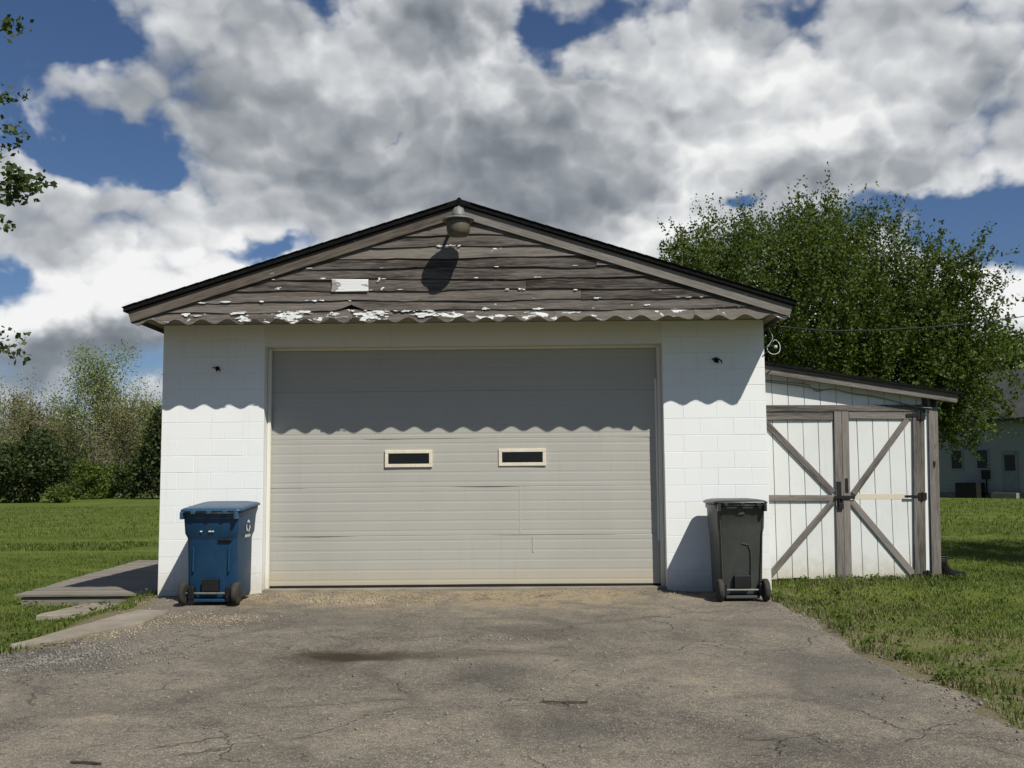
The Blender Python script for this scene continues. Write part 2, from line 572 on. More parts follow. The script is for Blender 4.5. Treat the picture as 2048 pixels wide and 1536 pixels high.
M['leaf'] = leaf_mat('maple_leaf', (.042, .070, .011), (.108, .143, .027), .36)
M['leaf_near'] = leaf_mat('near_leaf', (.035, .060, .015), (.075, .105, .030), .30)
M['leaf_pale'] = leaf_mat('spring_leaf', (.17, .205, .075), (.28, .315, .13), .35)
M['leaf_wood'] = leaf_mat('woodland_leaf', (.12, .115, .048), (.20, .195, .085), .30)
M['leaf_dark'] = leaf_mat('evergreen_leaf', (.024, .038, .009), (.055, .075, .020), .2)
M['leaf_shrub'] = leaf_mat('shrub_leaf', (.070, .105, .018), (.125, .165, .035), .35)
M['blade'] = leaf_mat('grass_blade', (.070, .108, .016), (.145, .175, .036), .30)
M['blade_dry'] = leaf_mat('dry_grass_blade', (.17, .15, .07), (.27, .24, .13), .25)

# ================================================================ ground
def ss01(t):
    t = np.clip(t, 0, 1)
    return t * t * (3 - 2 * t)


def gz(x, y):
    x = np.asarray(x, float); y = np.asarray(y, float)
    z = -0.022 * np.clip(-y, 0, 14)
    z = z - 0.215 * ss01((-3.75 - x) / .8) * ss01((y + 4.2) / 2.2)
    z = z + 0.065 * ss01((x - 3.62) / .5) * ss01((y + 1.2) / 1.3)
    z = z + 0.03 * np.sin(x * .23 + 1.3) * np.sin(y * .19) * ss01((np.abs(x) - 4) / 6)
    z = z - 0.06 * ss01((x - 7) / 14) * ss01((y + 2) / 10)
    return z


def drive_left(y):
    w = .035 * np.sin(y * 5.1) + .02 * np.sin(y * 13.7 + 1) + .012 * np.sin(y * 31)
    return np.interp(y, [-40, -7, -4.4, -3.5, -3.1, -1.6, -1.05, -.6, 1], [-9, -8, -5.2, -3.75, -3.38, -3.33, -3.62, -3.70, -3.70]) + w


def drive_right(y):
    w = .05 * np.sin(y * 2.3 + .6) + .03 * np.sin(y * 6.1 + 2) + .018 * np.sin(y * 17.3) + .01 * np.sin(y * 39)
    return np.interp(y, [-40, -9, -6, -4.7, -3.4, -1.2, -.4, 1], [7, 4.3, 3.68, 3.66, 3.55, 3.55, 3.58, 3.66]) + w


def grid_mesh(name, xs, ys, zf, mat):
    X, Y = np.meshgrid(xs, ys)
    V = np.stack([X, Y, zf(X, Y)], -1).reshape(-1, 3)
    nx, ny = len(xs), len(ys)
    i = (np.arange(ny - 1)[:, None] * nx + np.arange(nx - 1)[None, :]).ravel()
    F = np.stack([i, i + 1, i + nx + 1, i + nx], -1)
    return np_mesh(name, V, F, 4, mat, None, True)


def lawn_mat():
    m, nt = new_mat('lawn')
    p = pos(nt)
    flat = nt.vmath('MULTIPLY', p, (1, 1, 0))
    n1 = nt.noise(flat, .35, 4, .6)
    n2 = nt.noise(flat, 2.6, 5, .65)
    n3 = nt.noise(flat, 22, 4, .7)
    mow = nt.noise(nt.vmath('MULTIPLY', flat, (.07, .62, 0)), 1.0, 3, .6)
    t = nt.math('MULTIPLY_ADD', n1, .32, nt.math('MULTIPLY_ADD', n2, .22, nt.math('MULTIPLY_ADD', n3, .18, nt.math('MULTIPLY', mow, .36))))
    c = nt.ramp(t, [(.38, (.034, .056, .008)), (.49, (.070, .102, .015)), (.59, (.112, .142, .025)), (.71, (.175, .185, .050))])
    # thin, trodden turf beside the drive
    sx = sepz(nt, p, 0); sy = sepz(nt, p, 1)
    near = nt.math('MULTIPLY', nt.ss(nt.math('MULTIPLY_ADD', nt.math('SUBTRACT', n2, .5), 2.4, sx), 5.2, 3.5), nt.ss(sy, -.4, -2.6))
    near = nt.math('MAXIMUM', near, nt.math('MULTIPLY', nt.ss(sy, -1.8, -3.8), nt.ss(sx, 9.0, 4.0)))
    near = nt.math('MAXIMUM', near, nt.math('MULTIPLY', nt.math('MULTIPLY', nt.ss(sx, -4.5, -3.9), nt.ss(sx, 0, -1)), nt.math('MULTIPLY', nt.ss(sy, -3.6, -2.9), nt.ss(sy, 1.0, .4))))
    near = nt.math('MAXIMUM', near, nt.math('MULTIPLY', nt.math('MULTIPLY', nt.ss(sx, 4.05, 3.75), nt.ss(sx, 3.0, 3.3)), nt.ss(sy, .2, -.5)))
    n2 = nt.math('MAXIMUM', n2, nt.ss(sx, 4.0, 3.75, 0.0, .62))
    soil = nt.mix(n3, (.11, .092, .050), (.22, .195, .115))
    c = nt.mix(nt.math('MULTIPLY', near, nt.ss(n2, .36, .62)), c, soil)
    h = nt.math('MULTIPLY_ADD', n3, .6, n2)
    finish(nt, c, .95, h, .8, .05, .1)
    return m


M['lawn'] = lawn_mat()
xs = np.concatenate([-np.geomspace(420, 12.5, 34), np.arange(-12, 14.01, .3), np.geomspace(14.6, 420, 34)])
ys = np.concatenate([-np.geomspace(120, 14.5, 10), np.arange(-14, 12.01, .3), np.geomspace(12.7, 600, 46)])


def ground_z(x, y):
    z = gz(x, y)
    inside = (x > drive_left(y) + .12) & (x < drive_right(y) - .12) & (y < .2) & (y > -33)
    bump = .012 * np.sin(x * 3.1 + y * 1.7) * np.sin(y * 2.9 - x * .8) + .008 * np.sin(x * 7.3) * np.sin(y * 6.7)
    z = z + bump * ~inside - .06 * inside
    return z


tag(grid_mesh('ground', xs, ys, ground_z, M['lawn']), kind='structure')


def asphalt_mat():
    m, nt = new_mat('worn_asphalt')
    p = pos(nt)
    f = nt.vmath('MULTIPLY', p, (1, 1, 0))
    sx, sy = sepz(nt, p, 0), sepz(nt, p, 1)
    wn = nt.vmath('SUBTRACT', nt.noise(f, 1.9, 4, .6, 0, True), (.5, .5, .5))
    fw = nt.vmath('ADD', f, nt.vscale(wn, .55))
    fw = nt.vmath('MULTIPLY', fw, (1, 1, 0))
    n1 = nt.noise(f, .55, 4, .6)
    n2 = nt.noise(fw, 2.6, 5, .62)
    n25 = nt.noise(nt.vmath('ADD', f, nt.vscale(wn, .12)), 9.0, 4, .7)
    n3 = nt.noise(f, 24, 4, .75)
    n4 = nt.noise(f, 80, 2, .7)
    t = nt.math('MULTIPLY_ADD', n1, .42, nt.math('MULTIPLY_ADD', n2, .36, nt.math('MULTIPLY', n25, .22)))
    c = nt.ramp(t, [(.38, (.088, .077, .061)), (.46, (.140, .122, .095)), (.54, (.198, .171, .130)), (.64, (.285, .240, .175))])
    st = nt.math('MULTIPLY_ADD', nt.math('SUBTRACT', n3, .5), .9, nt.math('MULTIPLY', nt.math('SUBTRACT', n4, .5), 1.5))
    c = nt.mix(nt.math('MULTIPLY', nt.ss(st, .03, .34), .9), c, (.43, .385, .30))
    c = nt.mix(nt.math('MULTIPLY', nt.ss(st, -.04, -.34), .9), c, (.040, .038, .034))
    # cracks
    v1 = nt.n('ShaderNodeTexVoronoi', dict(feature='DISTANCE_TO_EDGE'), Vector=fw, Scale=.72).outputs['Distance']
    v2 = nt.n('ShaderNodeTexVoronoi', dict(feature='DISTANCE_TO_EDGE'), Vector=fw, Scale=2.6).outputs['Distance']
    k1 = nt.math('MULTIPLY', nt.ss(v1, .010, .001), nt.ss(nt.noise(f, 1.1, 3, .6), .50, .62))
    k2 = nt.math('MULTIPLY', nt.ss(v2, .03, .004), nt.ss(nt.noise(nt.vmath('ADD', f, (7.3, 2.1, 0)), .9, 3, .6), .57, .68))
    wide = nt.math('MULTIPLY', nt.ss(v1, .10, .01), nt.ss(nt.noise(f, 1.3, 3, .6), .42, .62))
    crack = nt.math('MAXIMUM', k1, k2)
    c = nt.mix(nt.math('MULTIPLY', wide, .40), c, (.070, .064, .053))
    c = nt.mix(nt.math('MULTIPLY', crack, .42), c, (.036, .033, .028))

    def blot(cx, cy, rx, ry, amp=.5):
        d = nt.vmath('MULTIPLY', nt.vmath('SUBTRACT', fw, (cx, cy, 0)), (1 / rx, 1 / ry, 0))
        d = nt.vmath('LENGTH', nt.vmath('ADD', d, nt.vscale(wn, amp)))
        return nt.ss(d, 1.15, .25)
    for cx, cy, rx, ry, w, col in ((-.75, -3.65, .70, .36, .95, (.036, .024, .013)), (-.05, -3.70, .85, .22, .55, (.07, .058, .040)),
                                   (.45, -4.55, .40, .62, .50, (.055, .053, .047)), (.95, -5.9, .30, .50, .45, (.06, .058, .052)),
                                   (-1.4, -1.9, .9, .5, .30, (.07, .068, .06)), (2.6, -2.4, .9, .6, .28, (.075, .072, .064)),
                                   (3.0, -4.6, .7, 1.2, .40, (.075, .073, .068)), (-3.6, -3.7, .9, .5, .6, (.05, .048, .043)),
                                   (.9, -2.55, .75, .5, .42, (.06, .058, .052)), (2.0, -6.3, .5, .45, .3, (.06, .057, .05))):
        c = nt.mix(nt.math('MULTIPLY', blot(cx, cy, rx, ry), w), c, col)
    # sandy crumble in front of the door sill
    sand = nt.math('MULTIPLY', nt.ss(nt.math('MULTIPLY_ADD', nt.math('SUBTRACT', n2, .5), 2.0, sy), -1.35, -.50), nt.ss(n3, .30, .55))
    sand = nt.math('MULTIPLY', sand, nt.ss(nt.math('ABSOLUTE', nt.math('ADD', sx, .35)), 2.9, 1.9))
    sc1 = nt.mix(n4, (.20, .150, .082), (.42, .34, .21))
    c = nt.mix(nt.math('MULTIPLY', nt.math('MULTIPLY', sand, nt.ss(nt.noise(f, 3.4, 4, .65), .36, .58)), .95), c, sc1)
    h = nt.math('MULTIPLY_ADD', n3, .5, nt.math('MULTIPLY', n4, .5))
    h = nt.math('SUBTRACT', h, nt.math('MULTIPLY', crack, .9))
    h = nt.math('MULTIPLY_ADD', n2, .8, h)
    finish(nt, c, .9, h, 1.0, .014, .25)
    return m


M['asphalt'] = asphalt_mat()


def drive_z(x, y):
    z = gz(np.clip(x, -3.7, 3.6), y)
    z = z + .032 * ss01((y + .75) / .8) * ss01((2.75 - np.abs(x)) / .4)
    z = z + .010 * np.sin(x * 1.3 + .4) * np.sin(y * 1.1) + .006 * np.sin(x * 3.7 + y) * np.sin(y * 3.1 - x)
    z = z - .022 * np.exp(-((x + .7) / .7) ** 2 - ((y + 3.65) / .4) ** 2)
    return z


def make_drive():
    yy = np.concatenate([-np.geomspace(32, 9, 24), np.arange(-8.9, .21, .07)])
    nt_ = 72
    V = []
    for y in yy:
        l, r = float(drive_left(y)), float(drive_right(y))
        t = np.linspace(0, 1, nt_)
        x = l + (r - l) * t
        z = drive_z(x, np.full_like(x, y))
        row = np.stack([x, np.full_like(x, y), z], -1)
        a = row[0].copy(); a[0] -= .03; a[2] -= .10
        b = row[-1].copy(); b[0] += .03; b[2] -= .10
        row[0, 2] -= .012; row[-1, 2] -= .012
        V.append(np.vstack([a, row, b]))
    V = np.array(V); n = V.shape[1]
    i = (np.arange(len(yy) - 1)[:, None] * n + np.arange(n - 1)[None, :]).ravel()
    F = np.stack([i, i + 1, i + n + 1, i + n], -1)
    o = np_mesh('driveway', V.reshape(-1, 3), F, 4, M['asphalt'], None, True)
    tag(o, kind='structure')


make_drive()


def concrete_mat():
    m, nt = new_mat('old_concrete')
    p = pos(nt)
    n1 = nt.noise(p, 2.2, 5, .6); n2 = nt.noise(p, 70, 3, .7)
    t = nt.math('MULTIPLY_ADD', n1, .65, nt.math('MULTIPLY', n2, .35))
    c = nt.ramp(t, [(.32, (.15, .128, .095)), (.52, (.26, .230, .180)), (.7, (.37, .335, .27))])
    finish(nt, c, .9, n2, .4, .006, .2)
    return m


M['concrete'] = concrete_mat()


def slab(name, poly, ztop, th, mat, kind=None, sub=.18):
    """flat slab with an uneven outline"""
    pts = []
    for i, a in enumerate(poly):
        b = poly[(i + 1) % len(poly)]
        L = math.dist(a, b); k = max(1, int(L / sub))
        for j in range(k):
            t = j / k
            pts.append((a[0] + (b[0] - a[0]) * t + rng.uniform(-.018, .018), a[1] + (b[1] - a[1]) * t + rng.uniform(-.018, .018)))
    cx = sum(p[0] for p in pts) / len(pts); cy = sum(p[1] for p in pts) / len(pts)
    zz = (lambda x, y: ztop(x, y)) if callable(ztop) else (lambda x, y: ztop)
    top = [(x, y, zz(x, y)) for x, y in pts]
    inn = [(cx + (x - cx) * .985, cy + (y - cy) * .985, zz(x, y) + .012) for x, y in pts]
    bot = [(x, y, zz(x, y) - th) for x, y in pts]
    mb = MB().loft([bot, top, inn])
    o = mb.build(name, mat)
    if kind: tag(o, kind=kind)
    return o


# strip of old concrete edging the drive, and the slab lying before the deck
slab('concrete_edging', [(-3.08, -1.30), (-3.45, -1.22), (-3.62, -2.1), (-3.84, -3.2), (-3.76, -3.36), (-3.44, -2.75), (-3.10, -2.05)],
     lambda x, y: float(gz(-3.5, y)) + .015, .12, M['concrete'], 'structure')


# loose stones
def stones(name, zones, mat, smin, smax, seed):
    r = np.random.default_rng(seed)
    Vs, Fs, n0 = [], [], 0
    octv = np.array([(1, 0, 0), (-1, 0, 0), (0, 1, 0), (0, -1, 0), (0, 0, 1), (0, 0, -1)], float)
    octf = np.array([(0, 2, 4), (2, 1, 4), (1, 3, 4), (3, 0, 4), (2, 0, 5), (1, 2, 5), (3, 1, 5), (0, 3, 5)])
    for (cx, cy, rx, ry, n) in zones:
        for _ in range(n):
            x = cx + r.normal() * rx * .5; y = cy + r.normal() * ry * .5
            if y > .1 and -2.44 < x < 2.44: y = -.05 - r.random() * .2
            if y > -.03 and abs(x) >= 2.44: y = -.03 - r.random() * .1
            on_drive = drive_left(y) < x < drive_right(y)
            z = float(drive_z(x, y) if on_drive else ground_z(x, y))
            s = smin + (smax - smin) * r.random() ** 2.2
            v = octv * (s * (.6 + .8 * r.random(3))) * (1 + .35 * (r.random((6, 1)) - .5))
            a = r.random() * 6.28; ca, sa = math.cos(a), math.sin(a)
            v = np.stack([v[:, 0] * ca - v[:, 1] * sa, v[:, 0] * sa + v[:, 1] * ca, v[:, 2] * .7], -1)
            Vs.append(v + (x, y, z + s * .2)); Fs.append(octf + n0); n0 += 6
    return np_mesh(name, np.concatenate(Vs), np.concatenate(Fs), 3, mat)


g1 = stones('gravel', [(-2.35, -.25, .3, .25, 420), (-1.25, -.55, .9, .45, 1500), (-.75, -.75, .5, .3, 500), (-.1, -.25, 1.2, .25, 600), (2.62, -.15, .35, .2, 200),
                       (-2.45, -1.85, .6, .35, 650), (-3.0, -1.6, .5, .35, 260), (-3.25, -2.3, .35, 1.0, 900), (-3.75, -.6, .3, .7, 300), (1.2, -.2, 1.1, .2, 160)], M['gravel'], .004, .017, 3)
tag(g1, 'pale loose gravel scattered before the garage door sill', 'gravel', kind='stuff')
g2 = stones('crumbled_asphalt', [(-3.3, -3.85, .8, .6, 2200), (-2.8, -3.3, .8, .5, 700), (.2, -5.0, 3.6, 2.6, 420), (3.6, -3.8, .25, 3.0, 330), (-2.4, -2.3, .7, .3, 200), (.3, -3.0, .9, .12, 120)],
            M['gravel_dark'], .005, .019, 5)
tag(g2, 'grey asphalt crumbs loose on the worn driveway', 'gravel', kind='stuff')

# ================================================================ garage
OV = -.68          # front face of the gable, ahead of the wall face at y = 0
HW = 3.70          # half width of the block wall
OPN = 2.445        # half width of the door opening
ZTOP = 3.300
garage = tag(empty('garage', (0, 0, 0)), 'white painted block garage with weathered grey gable and wide beige door', 'garage')

for s in (-1, 1):
    a, b = sorted((s * OPN, s * (HW - .003)))
    MB().box((a, .0024, -.25), (b, .2, ZTOP - .004)).build('wall', M['mortar'], garage)
MB().box((-OPN, 0.001, 3.02), (OPN, .2, ZTOP - .004)).build('lintel', M['lintel'], garage)
GD = 9.2
for s in (-1, 1):
    a, b = sorted((s * (HW - .2), s * (HW - .003)))
    MB().box((a, .2, -.25), (b, GD, ZTOP - .004)).build('side_wall', M['mortar'], garage)
MB().box((-HW + .2, GD - .2, -.25), (HW - .2, GD, ZTOP - .004)).build('rear_wall', M['mortar'], garage)
MB().box((-OPN + .002, .03, -.2), (OPN - .002, 1.4, .055)).build('floor_slab', M['concrete'], garage)

BL, BH, J = .4064, .2032, .003
_cache = {}


def block_mesh(w, h):
    k = (round(w, 3), round(h, 3))
    if k not in _cache:
        _cache[k] = MB().bbox((0, 0, 0), (k[0], .05, k[1]), .0030).mesh('block')
        _cache[k].materials.append(M['block'])
    return _cache[k]


for s in (-1, 1):
    for row in range(17):
        z0 = -.149 + BH * row
        h = min(BH, ZTOP - .006 - z0) - J
        first = BL * .5 if row % 2 == 1 else BL
        edges = [0.0, first]
        while edges[-1] < (HW - OPN) - .01: edges.append(edges[-1] + BL)
        edges[-1] = HW - OPN
        if edges[-1] - edges[-2] < .09: edges.pop(-2)
        for e0, e1 in zip(edges, edges[1:]):
            w = e1 - e0 - J
            x0 = HW - e1 + J / 2 if s > 0 else -HW + e0 + J / 2
            o = link_mesh('block', block_mesh(w, h), None)
            o.location = (x0, rng.uniform(-.0012, .0005), z0 + J / 2)
            o.rotation_euler = (rng.uniform(-.002, .002), 0, rng.uniform(-.0012, .0012))
            attach(o, garage)

# --- door frame
for s in (-1, 1):
    a, b = sorted((s * (OPN - .002), s * 2.398))
    MB().bbox((a, .150, .055), (b, .205, 3.018), .004).build('door_jamb', M['trim_cream'], garage)
MB().bbox((-2.397, .165, 2.985), (2.397, .205, 3.0195), .004).build('head_jamb', M['trim_cream'], garage)

# --- overhead door: five ribbed sections
door = empty('overhead_door', (0, .22, .06))
attach(door, garage)
tag(door, 'beige ribbed overhead door in five sections')
DZ0, SEC = .082, .596
for k in range(5):
    z0 = DZ0 + SEC * k
    prof = [(z0 + .0006, .236), (z0 + .0006, .2185), (z0 + .006, .216)]
    nr = 5
    for r_ in range(nr):
        zc = z0 + (r_ + .5) * SEC / nr
        prof += [(zc - .020, .216), (zc - .009, .2177), (zc + .005, .2177), (zc + .016, .216)] if r_ != 4 or True else []
    prof += [(z0 + SEC - .006, .216), (z0 + SEC - .0006, .2185), (z0 + SEC - .0006, .236)]
    mb = MB()
    nx = 25
    xs_ = np.linspace(-2.43, 2.43, nx)
    rings = []
    for x in xs_:
        wv = .004 * math.sin(x * 2.1 + k * 1.7) + .0025 * math.sin(x * 5.3 + k) + rng.uniform(-.0012, .0012)
        sag = .004 * math.sin((x + 2.4) * .65)
        rings.append([(x, y + wv, z + sag) for z, y in prof])
    mb.loft(rings)
    mb.build('section', M['door'], door)
MB().box((-2.44, .2375, .06), (2.44, .2405, 3.1)).build('backing', M['rubber'], door)  # added dark sheet, keeps light from showing through the section joints
MB().bbox((-2.42, .214, .0585), (2.42, .236, .081), .003).build('bottom_seal', M['rubber'], door)
for wx0, wx1, wz0, wz1 in ((-.988, -.398, 1.522, 1.735), (.422, 1.009, 1.528, 1.741)):
    fr = MB()
    t = .042
    fr.bbox((wx0, .193, wz0), (wx1, .2285, wz0 + t), .004)
    fr.bbox((wx0, .193, wz1 - t), (wx1, .2285, wz1), .004)
    fr.bbox((wx0, .1932, wz0 + t - .001), (wx0 + t, .2285, wz1 - t + .001), .004)
    fr.bbox((wx1 - t, .1932, wz0 + t - .001), (wx1, .2285, wz1 - t + .001), .004)
    fr.build('window_frame', M['frame_cream'], door)
    MB().box((wx0 + t - .002, .2040, wz0 + t - .002), (wx1 - t + .002, .2060, wz1 - t + .002)).build('window_pane', M['dark_glass'], door)
MB().bbox((.672, .2115, .70), (.694, .224, 1.285), .0015).build('splice_strip', M['door'], door)
MB().bbox((.828, .2115, .47), (.850, .224, .665), .0015).build('splice_strip', M['door'], door)
MB().bbox((2.372, .208, .60), (2.396, .232, 2.6), .002).build('track', M['trim_white'], door)

# --- soffit, eaves and roof
MB().box((-HW + .0, OV + .012, ZTOP), (HW, .0, ZTOP + .02)).build('soffit', M['soffit'], garage)
for s in (-1, 1):
    a, b = sorted((s * (HW + .001), s * 3.80))
    MB().box((a, OV + .02, 3.285), (b, GD, 3.30)).build('eave_soffit', M['soffit'], garage)
    a, b = sorted((s * 3.802, s * 3.826))
    MB().box((a, OV + .012, 3.24), (b, GD, 3.385)).build('eave_fascia', M['wood_rake_dark'], garage)
    # top course closes the eave box at the wall
    a, b = sorted((s * (HW - .15), s * (HW - .001)))
    MB().box((a, OV + .02, ZTOP + .021), (b, GD, 3.355)).build('wall_plate', M['wood_rake_dark'], garage)
RS = .316


def roof_z(x, off=0.0):
    return 4.575 - RS * abs(x) + off


for s in (-1, 1):
    mb = MB()
    xe = 3.905
    ring = lambda y: [(0, y, roof_z(0, .0)), (0, y, roof_z(0, .066)), (s * xe, y, roof_z(xe, .048)), (s * xe, y, roof_z(xe, .0))]
    mb.loft([ring(OV - .085), ring(GD + .3)])
    rf = mb.build('roof', M['black_roof'], garage)
    # shingle courses stepping down the slope
    k = 0
    x = xe + .012
    while x > .25:
        x1 = x - .155
        m2 = MB()
        f = lambda y: [(s * x, y, roof_z(x, .048)), (s * x, y, roof_z(x, .057)), (s * x1, y, roof_z(x1, .062)), (s * x1, y, roof_z(x1, .056))]
        m2.loft([f(OV - .10), f(GD + .31)])
        m2.build('shingle_course', M['black_roof'], rf)
        x = x1 + .01
    p0 = Vector((s * 3.846, OV - .034, roof_z(3.846) - .012 - .067)); p1 = Vector((s * .0, OV - .034, roof_z(0) - .012 - .067))
    board('rake_board', p0 if s < 0 else p1, p1 if s < 0 else p0, .128, .024, M['wood_rake_dark'] if s < 0 else M['wood_rake_light'], garage, bev=.003)
    # dark drip edge under the shingles
    p0 = Vector((s * 3.90, OV - .062, roof_z(3.9) + .012)); p1 = Vector((0, OV - .062, roof_z(0) + .012))
    board('drip_edge', p0 if s < 0 else p1, p1 if s < 0 else p0, .050, .012, M['drip_edge'], garage, bev=.002)
MB().tube([(0, OV - .09, roof_z(0, .050)), (0, GD + .31, roof_z(0, .050))], .030, 8).build('ridge_cap', M['black_roof'], garage)
# dark backing behind the gable boards
zb = ZTOP + .021
MB().loft([[(-3.6, y, zb - .04), (3.6, y, zb - .04), (3.6, y, 3.34), (0, y, 4.47), (-3.6, y, 3.34)] for y in (OV + .018, OV + .03)]).build('gable_backing', M['drip_edge'], garage)

ZR = [3.215, 3.345, 3.463, 3.587, 3.717, 3.848, 3.967, 4.098, 4.235, 4.36, 4.47]


def gable_half(z):
    return min(3.835, (4.475 - z) / RS)


def lap_board(x0, x1, z0, z1, mat, seed, scallop=False, name='siding_board'):
    r = random.Random(seed)
    n = max(6, int((x1 - x0) / .12)) if not scallop else max(12, int((x1 - x0) / .025))
    ph = r.uniform(0, 6)
    y_b = OV - (.026 if scallop else .022)
    V, F = [], []
    for i in range(n + 1):
        x = x0 + (x1 - x0) * i / n
        sag = .009 * math.sin(x * 1.9 + ph) + .006 * math.sin(x * 5.7 + ph * 2) + r.uniform(-.004, .004)
        zb_ = z0 - .012 + sag
        if scallop:
            zb_ = 3.222 + .030 * -math.cos((x + 1.35) / .301 * 2 * math.pi) + .004 * math.sin(x * 9.1 + 2) + (0.010 if -1.3 < x < -1.2 else 0)
            if 2.46 < x < 2.72: zb_ = 3.216 + .018 * math.sin(x * 23)
        else:
            zb_ += .055 * math.exp(-((x + 1.26) / .10) ** 2) * (abs(z0 - 3.345) < .01) + .018 * math.exp(-((x + 1.26) / .35) ** 2) * (abs(z0 - 3.345) < .01)
        half = (4.475 - (z1 + .012)) / RS
        zt = min(z1 + .012, 4.475 - RS * abs(x))
        zt = max(zt, zb_ + .006)
        warp = .004 * math.sin(x * 3.3 + ph)
        V += [(x, OV + .012, zb_), (x, y_b + warp, zb_), (x, OV - .001 + warp * .3, zt), (x, OV + .012, zt)]
    for i in range(n):
        a, b = i * 4, i * 4 + 4
        F += [(a + k, a + (k + 1) % 4, b + (k + 1) % 4, b + k) for k in range(4)]
    F += [(3, 2, 1, 0), tuple(n * 4 + k for k in range(4))]
    me = bpy.data.meshes.new(name); me.from_pydata(V, [], F)
    bm = bmesh.new(); bm.from_mesh(me); bmesh.ops.recalc_face_normals(bm, faces=bm.faces); bm.to_mesh(me); bm.free()
    return link_mesh(name, me, mat, garage)


joints = {0: [-1.25, 1.1], 1: [-1.26], 2: [1.42], 3: [.78], 4: [], 5: [1.6], 6: [], 7: [], 8: [], 9: []}
for k in range(10):
    z0, z1 = ZR[k], ZR[k + 1]
    h = gable_half(z0)
    js = [-h] + joints[k] + [h]
    for i, (a, b) in enumerate(zip(js, js[1:])):
        if k == 0:
            lap_board(a + .002, b - .002, z0, z1, M['wood_gable_flaky'] if a < .5 else M['wood_scallop'], 10 + k * 7 + i, True, 'scalloped_board')
        else:
            flaky = k == 1 and a < 0
            lap_board(a + .002, b - .002, z0, z1, M['wood_gable'], 10 + k * 7 + i)
# a short board that kept its white paint
patch_w = board('patch_board', (-1.49, OV - .030, 3.636), (-1.068, OV - .030, 3.630), .135, .012, M['wood_patch'], garage, bev=.003, wob=.012)
tag(patch_w, 'short siding piece still in white paint')
# curled flakes of paint left on the lower boards
fl = MB()
fr_ = random.Random(5)
FLAKES = []
for _ in range(26):
    kz = fr_.choice(ZR[1:6])
    hx_ = gable_half(kz) - .15
    FLAKES.append((fr_.uniform(-hx_, hx_), kz - .004, fr_.uniform(.03, .14), .006))
for (cx, cz, w, h) in ((-2.52, 3.255, .16, .075), (-2.60, 3.32, .20, .03), (-2.0, 3.26, .20, .07), (-1.9, 3.325, .30, .03), (-1.05, 3.275, .34, .085), (-.92, 3.315, .22, .03), (-.42, 3.285, .26, .05),
                       (-.50, 3.325, .36, .02), (-1.45, 3.30, .14, .03), (-3.05, 3.30, .10, .03), (-3.2, 3.31, .05, .03), (-2.75, 3.455, .14, .016), (-3.0, 3.44, .08, .016), (-.14, 4.09, .36, .02), (-1.7, 3.46, .25, .014),
                       (-1.6, 3.73, .05, .03), (1.35, 3.56, .05, .02), (.72, 3.575, .09, .018), (1.6, 3.46, .14, .02), (2.2, 3.37, .12, .016), (.9, 3.34, .10, .016), (-2.1, 3.60, .05, .04), (-.95, 3.70, .05, .03), (.55, 3.575, .05, .02), (.3, 3.34, .12, .015), *FLAKES):
    y = OV - .030 if cz < 3.34 else OV - .0245
    for q in range(max(1, int(w * h * 2300))):
        fx, fz = fr_.gauss(0, .24), fr_.gauss(0, .26)
        sw, sh = fr_.uniform(.008, .045), fr_.uniform(.003, .010) * (1 if h > .012 else .6)
        if fr_.random() < .25: sw, sh = sw * 1.7, sh * 1.8
        px_, pz_ = cx + w * fx, cz + h * fz
        n = 7
        pts = []
        for i in range(n):
            a = 2 * math.pi * i / n
            rr = fr_.uniform(.5, 1.15)
            pts.append((px_ + sw * rr * math.cos(a), y + fr_.uniform(-.004, .001), pz_ + sh * rr * math.sin(a)))
        fl.loft([pts, [(p[0], p[1] + .003, p[2]) for p in pts]])
fo = fl.build('paint_flakes', M['trim_white'], garage)
tag(fo, kind='stuff')

# --- yard light hanging under the peak
LX, LY, LZ = .008, OV - .365, 4.325
lamp = tag(empty('yard_light', (LX, OV, 4.45)), 'old round metal yard light under the garage peak', 'yard light')
MB().lathe([(.0, .02), (.10, .018), (.165, .004), (.182, -.014), (.180, -.022), (.13, -.018), (.02, -.015)], (LX, LY, LZ), 24).build('reflector', M['galv'], lamp, smooth=True)
MB().lathe([(.0, .135), (.045, .130), (.068, .10), (.075, .05), (.09, .015)], (LX, LY, LZ), 16).build('ballast_cap', M['galv'], lamp, smooth=True)
MB().lathe([(.128, -.010), (.138, -.03), (.134, -.13), (.120, -.175), (.10, -.196), (.0, -.202)], (LX, LY, LZ), 20).build('lens', M['lamp_body'], lamp, smooth=True)
MB().tube([(LX, OV - .03, 4.47), (LX, OV - .14, 4.50), (LX, OV - .26, 4.49), (LX, LY, 4.45)], .020, 8).build('arm', M['galv'], lamp, smooth=True)
MB().bbox((LX - .045, OV - .068, 4.40), (LX + .045, OV - .047, 4.56), .004).build('wall_bracket', M['galv'], lamp)

